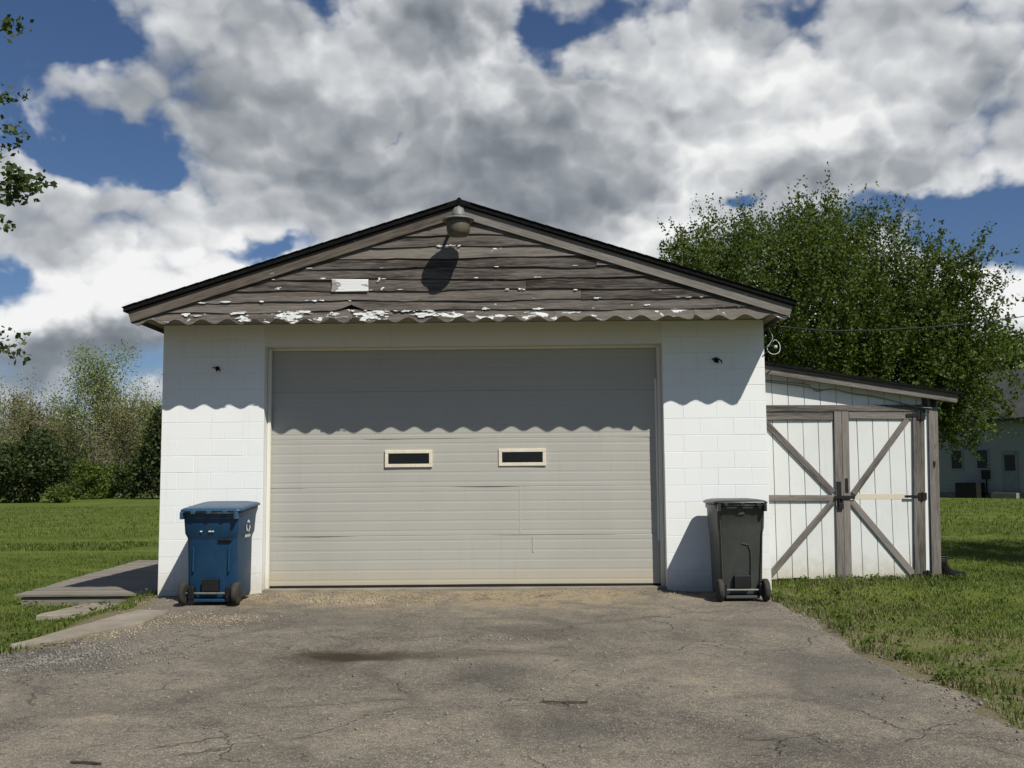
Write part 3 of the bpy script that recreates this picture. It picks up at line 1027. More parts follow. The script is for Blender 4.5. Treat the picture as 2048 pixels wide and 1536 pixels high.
# --- broken light sockets on the piers
for x, z, lab, s in ((-3.025, 2.752, 'small broken light socket stub on the left pier above the blue bin', .8), (3.104, 2.801, 'rusted broken light bracket on the right pier above the charcoal bin', 1.0)):
    t = tag(empty('broken_light_bracket', (x, 0, z)), lab, 'light bracket')
    MB().lathe([(.0, -.018), (.028 * s, -.018), (.034 * s, -.010), (.034 * s, -.0035)], (0, 0, 0), 12).build('base_plate', M['iron'], t, True)
    t.children[0].rotation_euler = (R(90), 0, 0); t.children[0].scale = (1, 1, -1)
    MB().tube([(0, -.012, 0), (.03 * s, -.05, .006), (.055 * s, -.055, -.02), (.06 * s, -.05, -.045)], .008 * s, 6).build('bent_arm', M['iron'], t, True)
    MB().tube([(0, -.012, 0), (-.035 * s, -.045, .012), (-.06 * s, -.04, .004)], .009 * s, 6).build('bent_arm', M['iron'], t, True)
    MB().tube([(.0, -.012, -.01), (.008, -.05, -.02), (.01, -.06, -.04)], .012 * s, 6).build('socket', M['rubber'], t, True)

# ================================================================ lean-to shed
SY = .60
shed = tag(empty('lean_to_shed', (4.85, SY, .05)), 'white board lean-to shed with grey X-braced double doors beside the garage', 'shed')


def shed_rake(x):      # underside of the fascia
    return 2.735 - (x - 3.72) * .1635


WS, WW = M['wood_shed'], M['board_white']
# wall boards above the doors
x = 3.725
while x < 5.84:
    w = min(.205, 5.845 - x)
    zt = shed_rake(x + w / 2) + .08
    board('wall_board', (x + w / 2, SY + .012, 2.262), (x + w / 2, SY + .012, zt), w - .006, .02, WW, shed, wob=.0015)
    x += .205
board('header_beam', (3.722, SY - .012, 2.238), (5.875, SY - .012, 2.226), .085, .035, WS, shed, wob=.002)
board('rake_fascia', (3.722, SY - .135, shed_rake(3.722) + .005), (6.235, SY - .135, shed_rake(6.235) + .012), .115, .03, WS, shed, wob=.002)
mb = MB()
ring = lambda y: [(3.71, y, shed_rake(3.71) + .066), (6.31, y, shed_rake(6.31) + .066), (6.31, y, shed_rake(6.31) + .094), (3.71, y, shed_rake(3.71) + .105)]
mb.loft([ring(SY - .19), ring(SY + 3.6)])
mb.build('roof', M['black_roof'], shed)
board('rafter_tail', (6.0, SY - .10, shed_rake(6.0) + .0), (6.225, SY - .10, shed_rake(6.22) + .0), .09, .04, WS, shed)
board('corner_post', (5.905, SY - .004, .0), (5.962, SY - .004, 2.36), .115, .10, WS, shed, wob=.004)
board('corner_trim', (5.812, SY - .006, .045), (5.878, SY - .006, 2.21), .055, .03, M['trim_white'], shed)
board('sill_board', (4.70, SY + .01, .055), (5.78, SY + .01, .06), .07, .04, WS, shed)
MB().box((5.92, SY + .06, -.05), (5.95, SY + 3.5, 2.37)).build('side_wall', WW, shed)
MB().box((3.72, SY + 3.5, -.05), (5.95, SY + 3.53, 2.3)).build('rear_wall', WW, shed)
MB().box((3.72, SY + .05, -.05), (5.92, SY + .06, 2.26)).build('inner_lining', M['drip_edge'], shed)


def door_boards(par, xa, xb, za, zb, n):
    w = (xb - xa) / n
    for i in range(n):
        xc = xa + (i + .5) * w
        board('door_board', (xc, SY + .014 + rng.uniform(-.002, .002), za + rng.uniform(-.012, .012)), (xc, SY + .014, zb), w - .007, .022, WW, par, wob=.0018)


dl = empty('left_door', (3.74, SY, .07)); attach(dl, shed)
door_boards(dl, 3.727, 4.70, .085, 2.19, 5)
board('top_rail', (3.728, SY - .012, 2.132), (4.692, SY - .012, 2.130), .092, .026, WS, dl, wob=.002)
board('middle_rail', (3.80, SY - .0125, 1.100), (4.685, SY - .0125, 1.092), .074, .026, WS, dl, wob=.002)
board('stile', (4.715, SY - .0145, .035), (4.752, SY - .0145, 2.19), .092, .030, WS, dl, wob=.002)
board('brace', (3.775, SY - .0105, 2.118), (4.665, SY - .0105, 1.160), .078, .026, WS, dl, wob=.002)
board('brace', (3.815, SY - .0105, .120), (4.650, SY - .0105, 1.045), .074, .026, WS, dl, wob=.002)
dr = empty('right_door', (5.70, SY, .07)); attach(dr, shed)
door_boards(dr, 4.80, 5.80, .095, 2.19, 5)
board('top_rail', (4.895, SY - .012, 2.140), (5.700, SY - .012, 2.126), .080, .026, WS, dr, wob=.002)
board('stile', (4.808, SY - .0145, .035), (4.848, SY - .0145, 2.19), .088, .030, WS, dr, wob=.002)
board('stile', (5.712, SY - .0145, .075), (5.785, SY - .0145, 2.155), .145, .030, WS, dr, wob=.002)
board('brace', (5.640, SY - .0105, 2.085), (4.915, SY - .0105, 1.140), .074, .026, WS, dr, wob=.002)
board('brace', (4.885, SY - .0105, 1.055), (5.650, SY - .0105, .105), .082, .026, WS, dr, wob=.002)
board('rail_mark', (4.905, SY + .002, 1.108), (5.575, SY + .002, 1.104), .068, .003, M['board_ghost'], dr, bev=.001)
MB().bbox((4.70, SY - .036, .988), (4.76, SY - .030, 1.30), .002).build('latch_plate', M['iron'], dl)
h = MB().bbox((4.66, SY - .046, 1.075), (4.94, SY - .0365, 1.125), .003)
h.lathe([(.0, -.055), (.03, -.055), (.034, -.047), (.034, -.047)], (0, 0, 0), 8)
MB().bbox((4.665, SY - .047, 1.078), (4.925, SY - .037, 1.122), .003).build('hasp', M['iron'], dl)
pl = MB().bbox((4.71, SY - .066, .955), (4.775, SY - .040, 1.030), .006)
pl.tube([(4.72, SY - .052, 1.028), (4.722, SY - .052, 1.075), (4.742, SY - .052, 1.092), (4.762, SY - .052, 1.075), (4.764, SY - .052, 1.028)], .007, 6)
pl.build('padlock', M['iron'], dl)
MB().bbox((4.81, SY - .036, 1.16), (4.85, SY - .030, 1.34), .002).build('handle_plate', M['iron'], dr)
for z, x0, x1, hh in ((1.105, 5.555, 5.83, .045), (2.135, 5.62, 5.86, .06), (.115, 5.60, 5.85, .06)):
    m = MB().bbox((x0, SY - .038, z - hh * .35), (x1 - .05, SY - .031, z + hh * .35), .002)
    m.bbox((x1 - .10, SY - .042, z - hh), (x1 + .005, SY - .0312, z + hh), .002)
    m.tube([(x1 - .05, SY - .044, z - hh * 1.15), (x1 - .05, SY - .044, z + hh * 1.15)], .011, 6)
    m.build('strap_hinge', M['iron'], dr)
MB().bbox((5.925, SY - .075, 2.235), (5.99, SY - .056, 2.35), .004).build('post_bracket', M['iron'], shed)


def spline(pts, n=8):
    P = [Vector(p) for p in pts]; P = [P[0] * 2 - P[1]] + P + [P[-1] * 2 - P[-2]]
    out = []
    for i in range(1, len(P) - 2):
        for k in range(n):
            t = k / n
            a, b, c, d = P[i - 1:i + 3]
            out.append(.5 * ((2 * b) + (-a + c) * t + (2 * a - 5 * b + 4 * c - d) * t * t + (-a + 3 * b - 3 * c + d) * t ** 3))
    return out + [P[-2]]


# cable slung across the shed front, under its fascia
cb = MB().tube(spline([(3.73, SY - .03, 2.60), (4.05, SY - .035, 2.555), (4.32, SY - .03, 2.52), (4.46, SY - .04, 2.485), (4.56, SY - .03, 2.47), (4.72, SY - .035, 2.475), (4.95, SY - .03, 2.42),
                       (5.25, SY - .035, 2.375), (5.5, SY - .04, 2.31), (5.75, SY - .05, 2.24), (5.93, SY - .09, 2.22)], 6), .0075, 6)
cb.tube(spline([(3.73, SY - .03, 2.615), (4.0, SY - .03, 2.585), (4.36, SY - .035, 2.545), (4.42, SY - .035, 2.50), (4.50, SY - .03, 2.455), (4.58, SY - .03, 2.468)], 6), .006, 6)
tag(cb.build('shed_cable', M['cable_grey'], smooth=True), 'thin grey cable sagging across the shed front under its roof edge', 'cable')

# overhead service wire and its loop at the garage corner
c0 = Vector((3.84, -.25, 3.17))
wire = MB().tube(spline([c0, (5.1, 1.2, 3.32), (7.8, 4.0, 3.80), (11.2, 8.0, 4.60), (15.2, 12.6, 5.72)], 8), .0085, 6)
tag(wire.build('overhead_wire', M['cable'], smooth=True), 'thin dark overhead wire running right from the garage eave', 'wire')
lp = MB().tube(spline([(3.76, -.02, 3.18), (3.785, -.03, 3.12), (3.80, -.02, 3.06), (3.765, .0, 2.99), (3.735, .0, 2.945), (3.755, -.02, 2.885), (3.81, -.03, 2.862), (3.868, -.03, 2.885), (3.89, -.02, 2.945), (3.875, -.01, 3.01), (3.835, 0, 3.045), (3.81, .01, 3.02)], 6), .0048, 6)
lt = tag(empty('cable_loop', (3.82, 0, 2.9)), 'pale loop of cable hanging at the right garage corner', 'cable')
link_mesh('loop', lp.mesh('loop'), M['cable_white'], lt, smooth=True)
MB().lathe([(.0, -.02), (.018, -.018), (.022, 0), (.018, .018), (.0, .02)], (3.835, -.015, 2.955), 10).build('insulator', M['cable_white'], lt, smooth=True)
MB().tube([(3.705, .0, 2.955), (3.835, -.012, 2.955)], .007, 6).build('pin', M['iron'], lt)

# black corrugated drain pipe end at the shed corner
dp = MB()
path = spline([(6.05, SY + .10, .36), (6.045, SY + .09, .24), (6.08, SY + .05, .15), (6.17, SY + .0, .11), (6.27, SY - .04, .10)], 9)
dp.tube(path, [(.055 if i % 2 else .066) for i in range(len(path))], 12)
tag(dp.build('drain_pipe', M['black_plastic'], smooth=False), 'black corrugated pipe end in the grass at the shed corner', 'pipe')

# ================================================================ deck by the left wall
deck = tag(empty('deck', (-4.9, .9, -.2)), 'low grey plank deck along the left side of the garage', 'deck')
DKZ = -.070
y = .88
k = 0
while y < 6.1:
    xl_ = -5.86 - (y - .9) * .085 + rng.uniform(-.02, .02)
    board('deck_board', (xl_, y + .066, DKZ - .016 + rng.uniform(-.003, .003)), (-HW - .015, y + .066, DKZ - .016 + rng.uniform(-.003, .003)), .128, .034, M['wood_deck'], deck, face=(0, 0, 1), wob=.003)
    y += .137
    k += 1
board('rim_joist', (-5.80, .935, -.190), (-3.72, .935, -.190), .150, .04, M['wood_deck'], deck)
board('side_joist', (-5.80, .96, -.185), (-6.20, 6.0, -.185), .13, .04, M['wood_deck'], deck, face=(-1, 0, 0))
stp = slab('step_slab', [(-4.98, -.42), (-4.05, -.10), (-4.0, .55), (-4.85, .72)], -.175, .16, M['concrete'])
tag(stp, 'pale concrete step slab lying in the grass before the deck', 'step')

# ================================================================ wheeled bins (wheels and hinge side face -y)
def wheeled_bin(name, label, loc, rz, bm_, lm_, W=.60, D=.66, H=1.02, step=.70, blue=False):
    t = tag(empty(name, loc, rz), label, 'bin')
    n = 3
    body = MB()
    wb, db = W * .885, D * .80
    tilt = .085 if blue else .0
    rise = lambda ring, f=1.0: [(p[0], p[1], p[2] + (p[1] + D / 2) * tilt * f) for p in ring]
    if blue:
        rings = [rrect(wb * .96, db * .96, .04, .05, 0, .02, n), rrect(wb, db, .045, .09, 0, .02, n),
                 rrect(W * .90, D * .86, .045, step - .03, 0, .005, n), rrect(W * .91, D * .88, .045, step, 0, .005, n),
                 rrect(W * .965, D * .95, .045, step + .05, 0, 0, n), rrect(W, D, .045, H - .05, 0, 0, n), rrect(W, D, .045, H - .045, 0, 0, n),
                 rrect(W + .035, D + .035, .05, H - .035, 0, 0, n), rrect(W + .035, D + .035, .05, H, 0, 0, n)]
    else:
        rings = [rrect(wb * .97, db * .96, .04, .05, 0, .02, n), rrect(wb, db, .045, .09, 0, .02, n),
                 rrect(W * .93, D * .92, .045, H * .70, 0, 0, n), rrect(W * .975, D * .96, .045, H * .75, 0, 0, n),
                 rrect(W, D, .045, H - .06, 0, 0, n), rrect(W + .03, D + .03, .05, H - .045, 0, 0, n), rrect(W + .03, D + .03, .05, H, 0, 0, n)]
    rings[-2:] = [rise(q) for q in rings[-2:]]
    body.loft(rings)
    body.build('body', bm_, t, True, True)
    # lid: overhanging, crowned, with a raised middle panel
    ly = .012
    lid = MB().loft([rise(q) for q in [rrect(W + .050, D + .060, .05, H + .004, 0, ly, n), rrect(W + .070, D + .080, .055, H + .010, 0, ly, n), rrect(W + .070, D + .080, .055, H + .026, 0, ly, n),
                     rrect(W + .03, D + .03, .07, H + .042, 0, ly, n), rrect(W - .10, D - .10, .07, H + .056, 0, ly + .01, n), rrect(W - .16, D - .16, .06, H + .048, 0, ly + .01, n), rrect(W - .30, D - .30, .05, H + .054, 0, ly + .02, n)]])
    lo = lid.build('lid', lm_, t, True, True)
    yb = -D / 2
    # hinge lugs and grab bar
    for hx in (-.18, .0, .18):
        MB().bbox((hx - .026, yb - .080, H - .022), (hx + .026, yb - .012, H + .022), .008).build('hinge_lug', lm_, t, True)
    MB().tube([(-W / 2 + .01, yb - .055, H - .012), (W / 2 - .01, yb - .055, H - .012)], .014, 8).build('grab_bar', M['black_plastic'], t, True, True)
    for s in (-1, 1):
        MB().bbox((s * (W / 2 - .012) - .016, yb - .085, H - .075), (s * (W / 2 - .012) + .016, yb + .02, H + .008), .006).build('bar_bracket', lm_, t, True)
    # axle, wheels, and a black block painting in the axle recess's shade
    wr = .125
    ya = -db / 2 - .035
    xw = W * .475
    MB().tube([(-xw, ya, wr), (xw, ya, wr)], .012, 8).build('axle', M['galv'], t, True)
    MB().bbox((-.095, ya - .012, .145), (.095, -db / 2 + .06, .285), .008).build('axle_recess_shade', M['black_plastic'], t, True)
    MB().bbox((-.19, ya - .004, .03), (.19, -db / 2 + .08, .062), .006).build('foot_bar', bm_, t, True)
    for s in (-1, 1):
        MB().bbox((s * .215 - .035, ya - .03, .062), (s * .215 + .035, -db / 2 + .06, .20), .01).build('axle_bracket', M['black_plastic'], t, True)
        wl = MB().lathe([(wr * .55, -.032), (wr * .82, -.034), (wr * .96, -.026), (wr, -.012), (wr, .012), (wr * .96, .026), (wr * .82, .034), (wr * .55, .032)], (s * xw, ya, wr), 24, 'x').build('wheel', M['tyre'], t, True, True)
        hb = MB().lathe([(.0, -.030), (.03, -.036), (.04, -.024), (wr * .62, -.020), (wr * .62, .020), (.04, .024), (.03, .036), (.0, .030)], (s * xw, ya, wr), 16, 'x').mesh('hub')
        link_mesh('hub', hb, M['hub'], wl, True)
    # moulded back panel
    if blue:
        MB().bbox((-.215, -D * .44 - .004, .36), (-.195, -D * .40, .64), .004).build('moulded_rib', bm_, t, True)
        MB().bbox((.195, -D * .44 - .004, .36), (.215, -D * .40, .64), .004).build('moulded_rib', bm_, t, True)
        MB().bbox((.08, -D * .47 - .001, .70), (.235, -D * .40, .735), .012).build('grip_recess_shade', M['black_plastic'], t, True)  # raised black block, the shade of the grip recess put into its colour
        for x0, w_ in ((-.118, .022), (-.02, .03), (.02, .018)):
            MB().bbox((x0, yb - .002, H - .222), (x0 + w_, yb + .02, H - .208), .002).build('moulded_mark', M['print_white'], t, True)
    else:
        g = MB()
        arch = [(.10, .12), (.105, .30), (.10, .48), (.075, .545), (.0, .56)]
        pts = [(x, -D * .5 * (.815 + .135 * z / .9) - .002, z + .08) for x, z in arch]
        g.tube(pts, .0065, 6)
        g.build('moulded_rib', bm_, t, True)
        for s in (-1, 1):
            MB().tube([(s * W * .395, -D * .5 * .835, .16), (s * W * .425, -D * .5 * .93, .70), (s * W * .445, -D * .5 * .985, .90)], .008, 6).build('moulded_rib', bm_, t, True)
        MB().bbox((-.045, yb - .016, H - .115), (.035, yb + .012, H - .045), .006).build('moulded_tab', bm_, t, True)
    return t


LEAN = None
bb = wheeled_bin('wheeled_bin', 'blue wheeled recycling bin standing left of the garage door', (-2.79, -.54, float(drive_z(-2.7, -.55)) + .002), R(-3.5), M['blue_plastic'], M['blue_lid'], .64, .66, 1.03, .74, True)
gb = wheeled_bin('wheeled_bin', 'charcoal wheeled bin standing right of the garage door', (3.165, -.54, float(drive_z(3.08, -.6)) + .002), R(-.5), M['grey_plastic'], M['grey_lid'], .535, .70, 1.075, .7, False)

# white recycling arrows and a line of print on the blue bin's right flank
def side_mark(bin_, W, D):
    m = MB()
    def P(u, v):     # u along the flank (towards +y), v up; the flank leans outward slightly
        return (W / 2 + .0022 - max(0, .98 - v) * .012, u, v)
    cu, cv = .02, .86
    for k in range(3):
        a = R(90 + 120 * k)
        for t0, t1, r0, r1 in ((-50, 10, .040, .060),):
            n = 5
            pts_o, pts_i = [], []
            for i in range(n + 1):
                ang = a + R(t0 + (t1 - t0) * i / n)
                pts_o.append(P(cu + .070 * math.cos(ang), cv + .070 * math.sin(ang))); pts_i.append(P(cu + .046 * math.cos(ang), cv + .046 * math.sin(ang)))
            for i in range(n): m.add([pts_o[i], pts_o[i + 1], pts_i[i + 1], pts_i[i]], [(0, 1, 2, 3)])
            ang = a + R(t1)
            tip = a + R(t1 + 34)
            m.add([P(cu + .084 * math.cos(ang), cv + .084 * math.sin(ang)), P(cu + .058 * math.cos(tip), cv + .058 * math.sin(tip)), P(cu + .034 * math.cos(ang), cv + .034 * math.sin(ang))], [(0, 1, 2)])
    m.build('recycling_mark', M['print_white'], bin_, True)
    m = MB()
    for i in range(6):
        u0 = -.085 + i * .032
        m.add([P(u0, .735), P(u0 + .022, .735), P(u0 + .022, .765), P(u0, .765)], [(0, 1, 2, 3)])
    m.build('bin_lettering', M['print_white'], bin_, True)


side_mark(bb, .64, .66)

# a dry twig and a small stick on the asphalt
tw = MB().tube(spline([(.82, -5.33, float(drive_z(.8, -5.3)) + .008), (.95, -5.36, float(drive_z(.9, -5.3)) + .012), (1.12, -5.35, float(drive_z(1.1, -5.3)) + .008)], 5), .006, 5)
tw.tube([(.95, -5.36, float(drive_z(.9, -5.3)) + .012), (.99, -5.44, float(drive_z(.9, -5.4)) + .008)], .004, 5)
tag(tw.build('twig', M['twig']), 'dry forked twig lying on the driveway', 'twig')
tw = MB().tube(spline([(-1.78, -6.62, float(drive_z(-1.8, -6.6)) + .008), (-1.70, -6.64, float(drive_z(-1.8, -6.6)) + .012), (-1.60, -6.66, float(drive_z(-1.6, -6.6)) + .008)], 4), .007, 5)
tag(tw.build('twig', M['twig']), 'short brown stick at the near left edge of the driveway', 'twig')

# ================================================================ vegetation
def leaf_quads(C_, D_, size, r, droop=.0):
    """one folded leaf per centre: C_ (n,3), D_ (n,3) main direction"""
    n = len(C_)
    d = D_ + r.normal(size=(n, 3)) * .75
    d[:, 2] -= droop
    d /= np.linalg.norm(d, axis=1, keepdims=True) + 1e-9
    q = r.normal(size=(n, 3))
    s = np.cross(d, q); s /= np.linalg.norm(s, axis=1, keepdims=True) + 1e-9
    nn = np.cross(d, s)
    L = (size * (.6 + .8 * r.random(n)))[:, None]
    V = np.empty((n, 4, 3))
    V[:, 0] = C_ - d * L * .5
    V[:, 1] = C_ + s * L * .34 + nn * L * .08
    V[:, 2] = C_ + d * L * .5
    V[:, 3] = C_ - s * L * .34 + nn * L * .08
    F = np.arange(n * 4).reshape(n, 4)
    return V.reshape(-1, 3), F


def unit(v):
    return v / (np.linalg.norm(v, axis=-1, keepdims=True) + 1e-9)


def bulge(P, r, k=5, amp=.16):
    """lumpy radius multiplier for directions P"""
    out = np.ones(len(P))
    for i in range(k):
        a = unit(r.normal(size=3)); f = r.uniform(2.2, 5.5)
        out += amp * np.sin(f * (P @ a) * 2 + r.uniform(0, 6)) / (1 + .35 * i)
    return out


def limb(mb, p0, p1, r0, r1, r, bend=.12, n=5, seg=6):
    p0, p1 = np.array(p0, float), np.array(p1, float)
    L = np.linalg.norm(p1 - p0)
    off = r.normal(size=3) * bend * L; off[2] = abs(off[2]) * .3 - .0
    pts = [tuple(p0 + (p1 - p0) * t + off * math.sin(math.pi * t) * .6) for t in np.linspace(0, 1, n)]
    mb.tube(pts, [r0 + (r1 - r0) * t for t in np.linspace(0, 1, n)], seg, cap=False)
    return pts


def broad_tree(name, label, base, centre_z, rad, up, down, shoots, per, leaf, mats, seed, trunk_r=.25, fork=2.0, cat='tree', group=None, out=.5, upw=.8, slen=(.5, 1.1), fill=2.4,
               limbs=9, keep=None, extra=None, subs=6, lump=.13, clus=.75, extra_limbs=3):
    r = np.random.default_rng(seed)
    bx, by = base
    bz = float(gz(bx, by))
    t = tag(empty(name, (bx, by, bz)), label, cat, group)
    cen = np.array([bx, by, bz + centre_z])
    nclus = max(30, shoots // 16)
    cd_ = unit(r.normal(size=(nclus, 3)))[r.integers(nclus, size=shoots * 2)]
    dirs = unit(np.where(r.random((shoots * 2, 1)) < clus, cd_ + r.normal(size=(shoots * 2, 3)) * .11, r.normal(size=(shoots * 2, 3))))
    rr = r.random(len(dirs)) ** (1 / fill)
    lum = bulge(dirs, r, 6, lump)
    sc_ = np.where(dirs[:, 2:3] > 0, np.array([[rad, rad, up]]), np.array([[rad, rad, down]]))
    P = cen + dirs * sc_ * (rr * lum)[:, None]
    ok = P[:, 2] > bz + fork * .55
    if keep is not None: ok &= keep(P)
    P, dirs = P[ok][:shoots], dirs[ok][:shoots]
    sd = unit(dirs * out + np.array([0, 0, upw]) + r.normal(size=P.shape) * .28)
    sl = r.uniform(slen[0], slen[1], len(P))
    if extra is not None:
        P = np.concatenate([P, extra[0]]); sd = np.concatenate([sd, unit(extra[1])]); sl = np.concatenate([sl, extra[2]])
    n = len(P)
    tt = r.random((n, per))
    C_ = P[:, None, :] + sd[:, None, :] * (sl[:, None] * tt)[..., None] + r.normal(size=(n, per, 3)) * (leaf * .60)
    D_ = np.repeat(sd[:, None, :], per, 1) * .6
    V, F = leaf_quads(C_.reshape(-1, 3), D_.reshape(-1, 3), leaf, r, .15)
    np_mesh('crown', V, F, 4, mats[0], t)
    mb = MB()
    top = np.array([bx + r.normal() * .15, by + r.normal() * .15, bz + fork])
    limb(mb, (bx, by, bz - .25), top, trunk_r * 1.25, trunk_r, r, .03, 5, 10)
    for k in range(limbs):
        a = 2 * math.pi * (k + r.random() * .6) / limbs
        e = np.array([math.cos(a) * rad * .55, math.sin(a) * rad * .55, up * r.uniform(.1, .7)]) * r.uniform(.7, 1.0)
        end = cen + e
        if keep is not None and not keep(end[None])[0]: end = cen + e * .35
        pts = limb(mb, top - (0, 0, r.random() * fork * .25), end, trunk_r * .55, trunk_r * .16, r, .10, 6, 7)
        for j in range(subs):
            st = np.array(pts[2 + j % 4])
            near = P[np.argsort(np.linalg.norm(P - (st + e * .35), axis=1))[:40]]
            if len(near): limb(mb, st, near[r.integers(len(near))], trunk_r * .14, trunk_r * .03, r, .10, 4, 5)
    if extra is not None:
        for p in extra[0][::extra_limbs]:
            limb(mb, cen + (p - cen) * .25, p, .028, .008, r, .06, 5, 5)
    mb.build('trunk', mats[1], t, smooth=True, fix=False)
    return t


# --- the large leafy tree behind the shed
_r = np.random.default_rng(91)
hx, hz = [], []
for px0, px1, py0, py1, n_ in ((1700, 1950, 560, 720, 330), (1800, 1970, 700, 800, 260), (1850, 1965, 790, 860, 130), (1870, 1930, 850, 900, 36), (1860, 1935, 500, 700, 170), (1320, 1500, 480, 560, 150)):
    hx += list(.67 + (_r.uniform(px0, px1, n_) - 1024) / FPX * 28.4); hz += list(1.395 + (953 - _r.uniform(py0, py1, n_)) / FPX * 28.4)
hang = np.stack([hx, 16.2 + _r.normal(size=len(hx)) * .9, hz], -1)
hdir = np.stack([_r.uniform(-.3, .35, len(hx)), _r.uniform(-.7, .1, len(hx)), _r.uniform(-.7, .5, len(hx))], -1)
broad_tree('leafy_tree', 'large dense green leafy tree rising behind the shed', (9.35, 18.2), 4.55, 5.0, 4.9, 3.3, 7200, 30, .088, (M['leaf'], M['bark']), 11, .30, 2.2, out=.45, upw=1.25, slen=(.5, 1.5), fill=2.8, lump=.09, clus=.6, extra=(hang, hdir, _r.uniform(.4, .9, len(hx))), extra_limbs=14)

# --- the tree at the left whose twigs reach into the frame
def left_pt(px, py, Y=-2.0):
    s = FPX / (Y + 12.21)
    return (.67 + (px - 1024) / s, Y, 1.395 + (953 - py) / s - .0)


tips, tdir, tlen = [], [], []
rr_ = random.Random(3)
for px, py, n, sp in ((18, 12, 4, 12), (6, 150, 3, 8), (10, 230, 4, 12), (22, 320, 8, 14), (52, 345, 8, 12), (10, 350, 5, 18), (0, 430, 2, 5), (12, 660, 3, 8), (28, 690, 2, 5), (4, 690, 2, 6)):
    for i in range(n):
        x, y, z = left_pt(px + rr_.gauss(0, sp) - 44, py + rr_.gauss(0, sp))
        tips.append((x, y + rr_.gauss(0, .15), z)); tdir.append((.9, rr_.gauss(0, .3), -.25 + rr_.gauss(0, .3))); tlen.append(rr_.uniform(.10, .22))
broad_tree('overhanging_tree', 'near tree at the left edge with only leafy twig tips reaching in', (-8.7, -2.2), 4.6, 3.3, 3.3, 2.3, 2400, 16, .068, (M['leaf_near'], M['bark']), 21, .16, 2.0, slen=(.2, .5), fill=2.0,
           keep=lambda P: P[:, 0] < -.15 - .515 * (P[:, 1] + 12.2), extra=(np.array(tips), np.array(tdir), np.array(tlen)), extra_limbs=6)

# --- trees, shrubs and woodland beyond the left lawn
def thin_tree(name, label, base, H, spread, nl, leaf, mats, seed, trunk_r=.14, first=.28, group=None):
    """open spring tree: forked trunk, rising branches, thin twigs and sparse young leaves"""
    r = np.random.default_rng(seed)
    bx, by = base; bz = float(gz(bx, by))
    t = tag(empty(name, (bx, by, bz)), label, 'tree', group)
    mb = MB()
    pts = limb(mb, (bx, by, bz - .2), (bx + r.normal() * .5, by + r.normal() * .5, bz + H * .88), trunk_r, trunk_r * .18, r, .03, 9, 6)
    ends = []
    for k in range(26):
        f = first + (1 - first) * (k + r.random()) / 26
        i = min(int(f * 8), 8)
        p = np.array(pts[i]); a = r.random() * 6.28
        L = spread * (1.15 - .75 * f) * r.uniform(.6, 1.1)
        e = p + np.array([math.cos(a) * L, math.sin(a) * L, L * r.uniform(.5, 1.1)])
        e[2] = min(e[2], bz + H)
        bp = limb(mb, p, e, trunk_r * .38 * (1.1 - f), .02, r, .08, 5, 4)
        for j in range(5):
            q = np.array(bp[1 + j % 4]); e2 = q + r.normal(size=3) * L * .28 + (0, 0, L * .28)
            limb(mb, q, e2, .028, .012, r, .08, 3, 3)
            ends.append(e2); ends.append((q + e2) / 2)
        ends.append(e)
    mb.build('trunk', mats[1], t, smooth=True, fix=False)
    E_ = np.array(ends)
    C_ = E_[r.integers(len(E_), size=nl)] + r.normal(size=(nl, 3)) * spread * .13
    V, F = leaf_quads(C_, r.normal(size=(nl, 3)) * .3, leaf, r)
    np_mesh('crown', V, F, 4, mats[0], t)
    return t


def far_pt(px, depth_y):
    return .67 + (px - 1024) / FPX * (depth_y + 12.2)


GRP = 'trees of the wood behind the left lawn'
thin_tree('open_tree', 'tall pale spring tree standing above the wood at the left', (far_pt(178, 86), 86), 15.2, 5.2, 12000, .19, (M['leaf_pale'], M['bark_grey']), 31, .26, .34)
WOOD = [(-45, 84, 10.8, 'thin bare tree leaving the left edge of the wood'), (18, 90, 11.8, 'grey thin tree at the far left behind the dark round bush'), (62, 80, 9.6, 'short thin tree just left of the tall pale tree'),
        (120, 92, 11.0, 'thin tree in front of the tall pale tree on its left side'), (228, 82, 9.4, 'low thin tree on the right side of the tall pale tree'), (262, 90, 10.2, 'thin tree between the tall pale tree and the garage'),
        (302, 84, 9.8, 'thin tree nearest to the garage wall in the left wood'), (352, 92, 10.6, 'thin tree half hidden by the left garage wall')]
for i, (px, dy, H, lab) in enumerate(WOOD):
    thin_tree('woodland_tree', lab, (far_pt(px, dy), dy), H, 3.4, 3600, .18, (M['leaf_wood'] if i % 3 else M['leaf_pale'], M['bark_grey']), 50 + i, .15, .25, GRP)


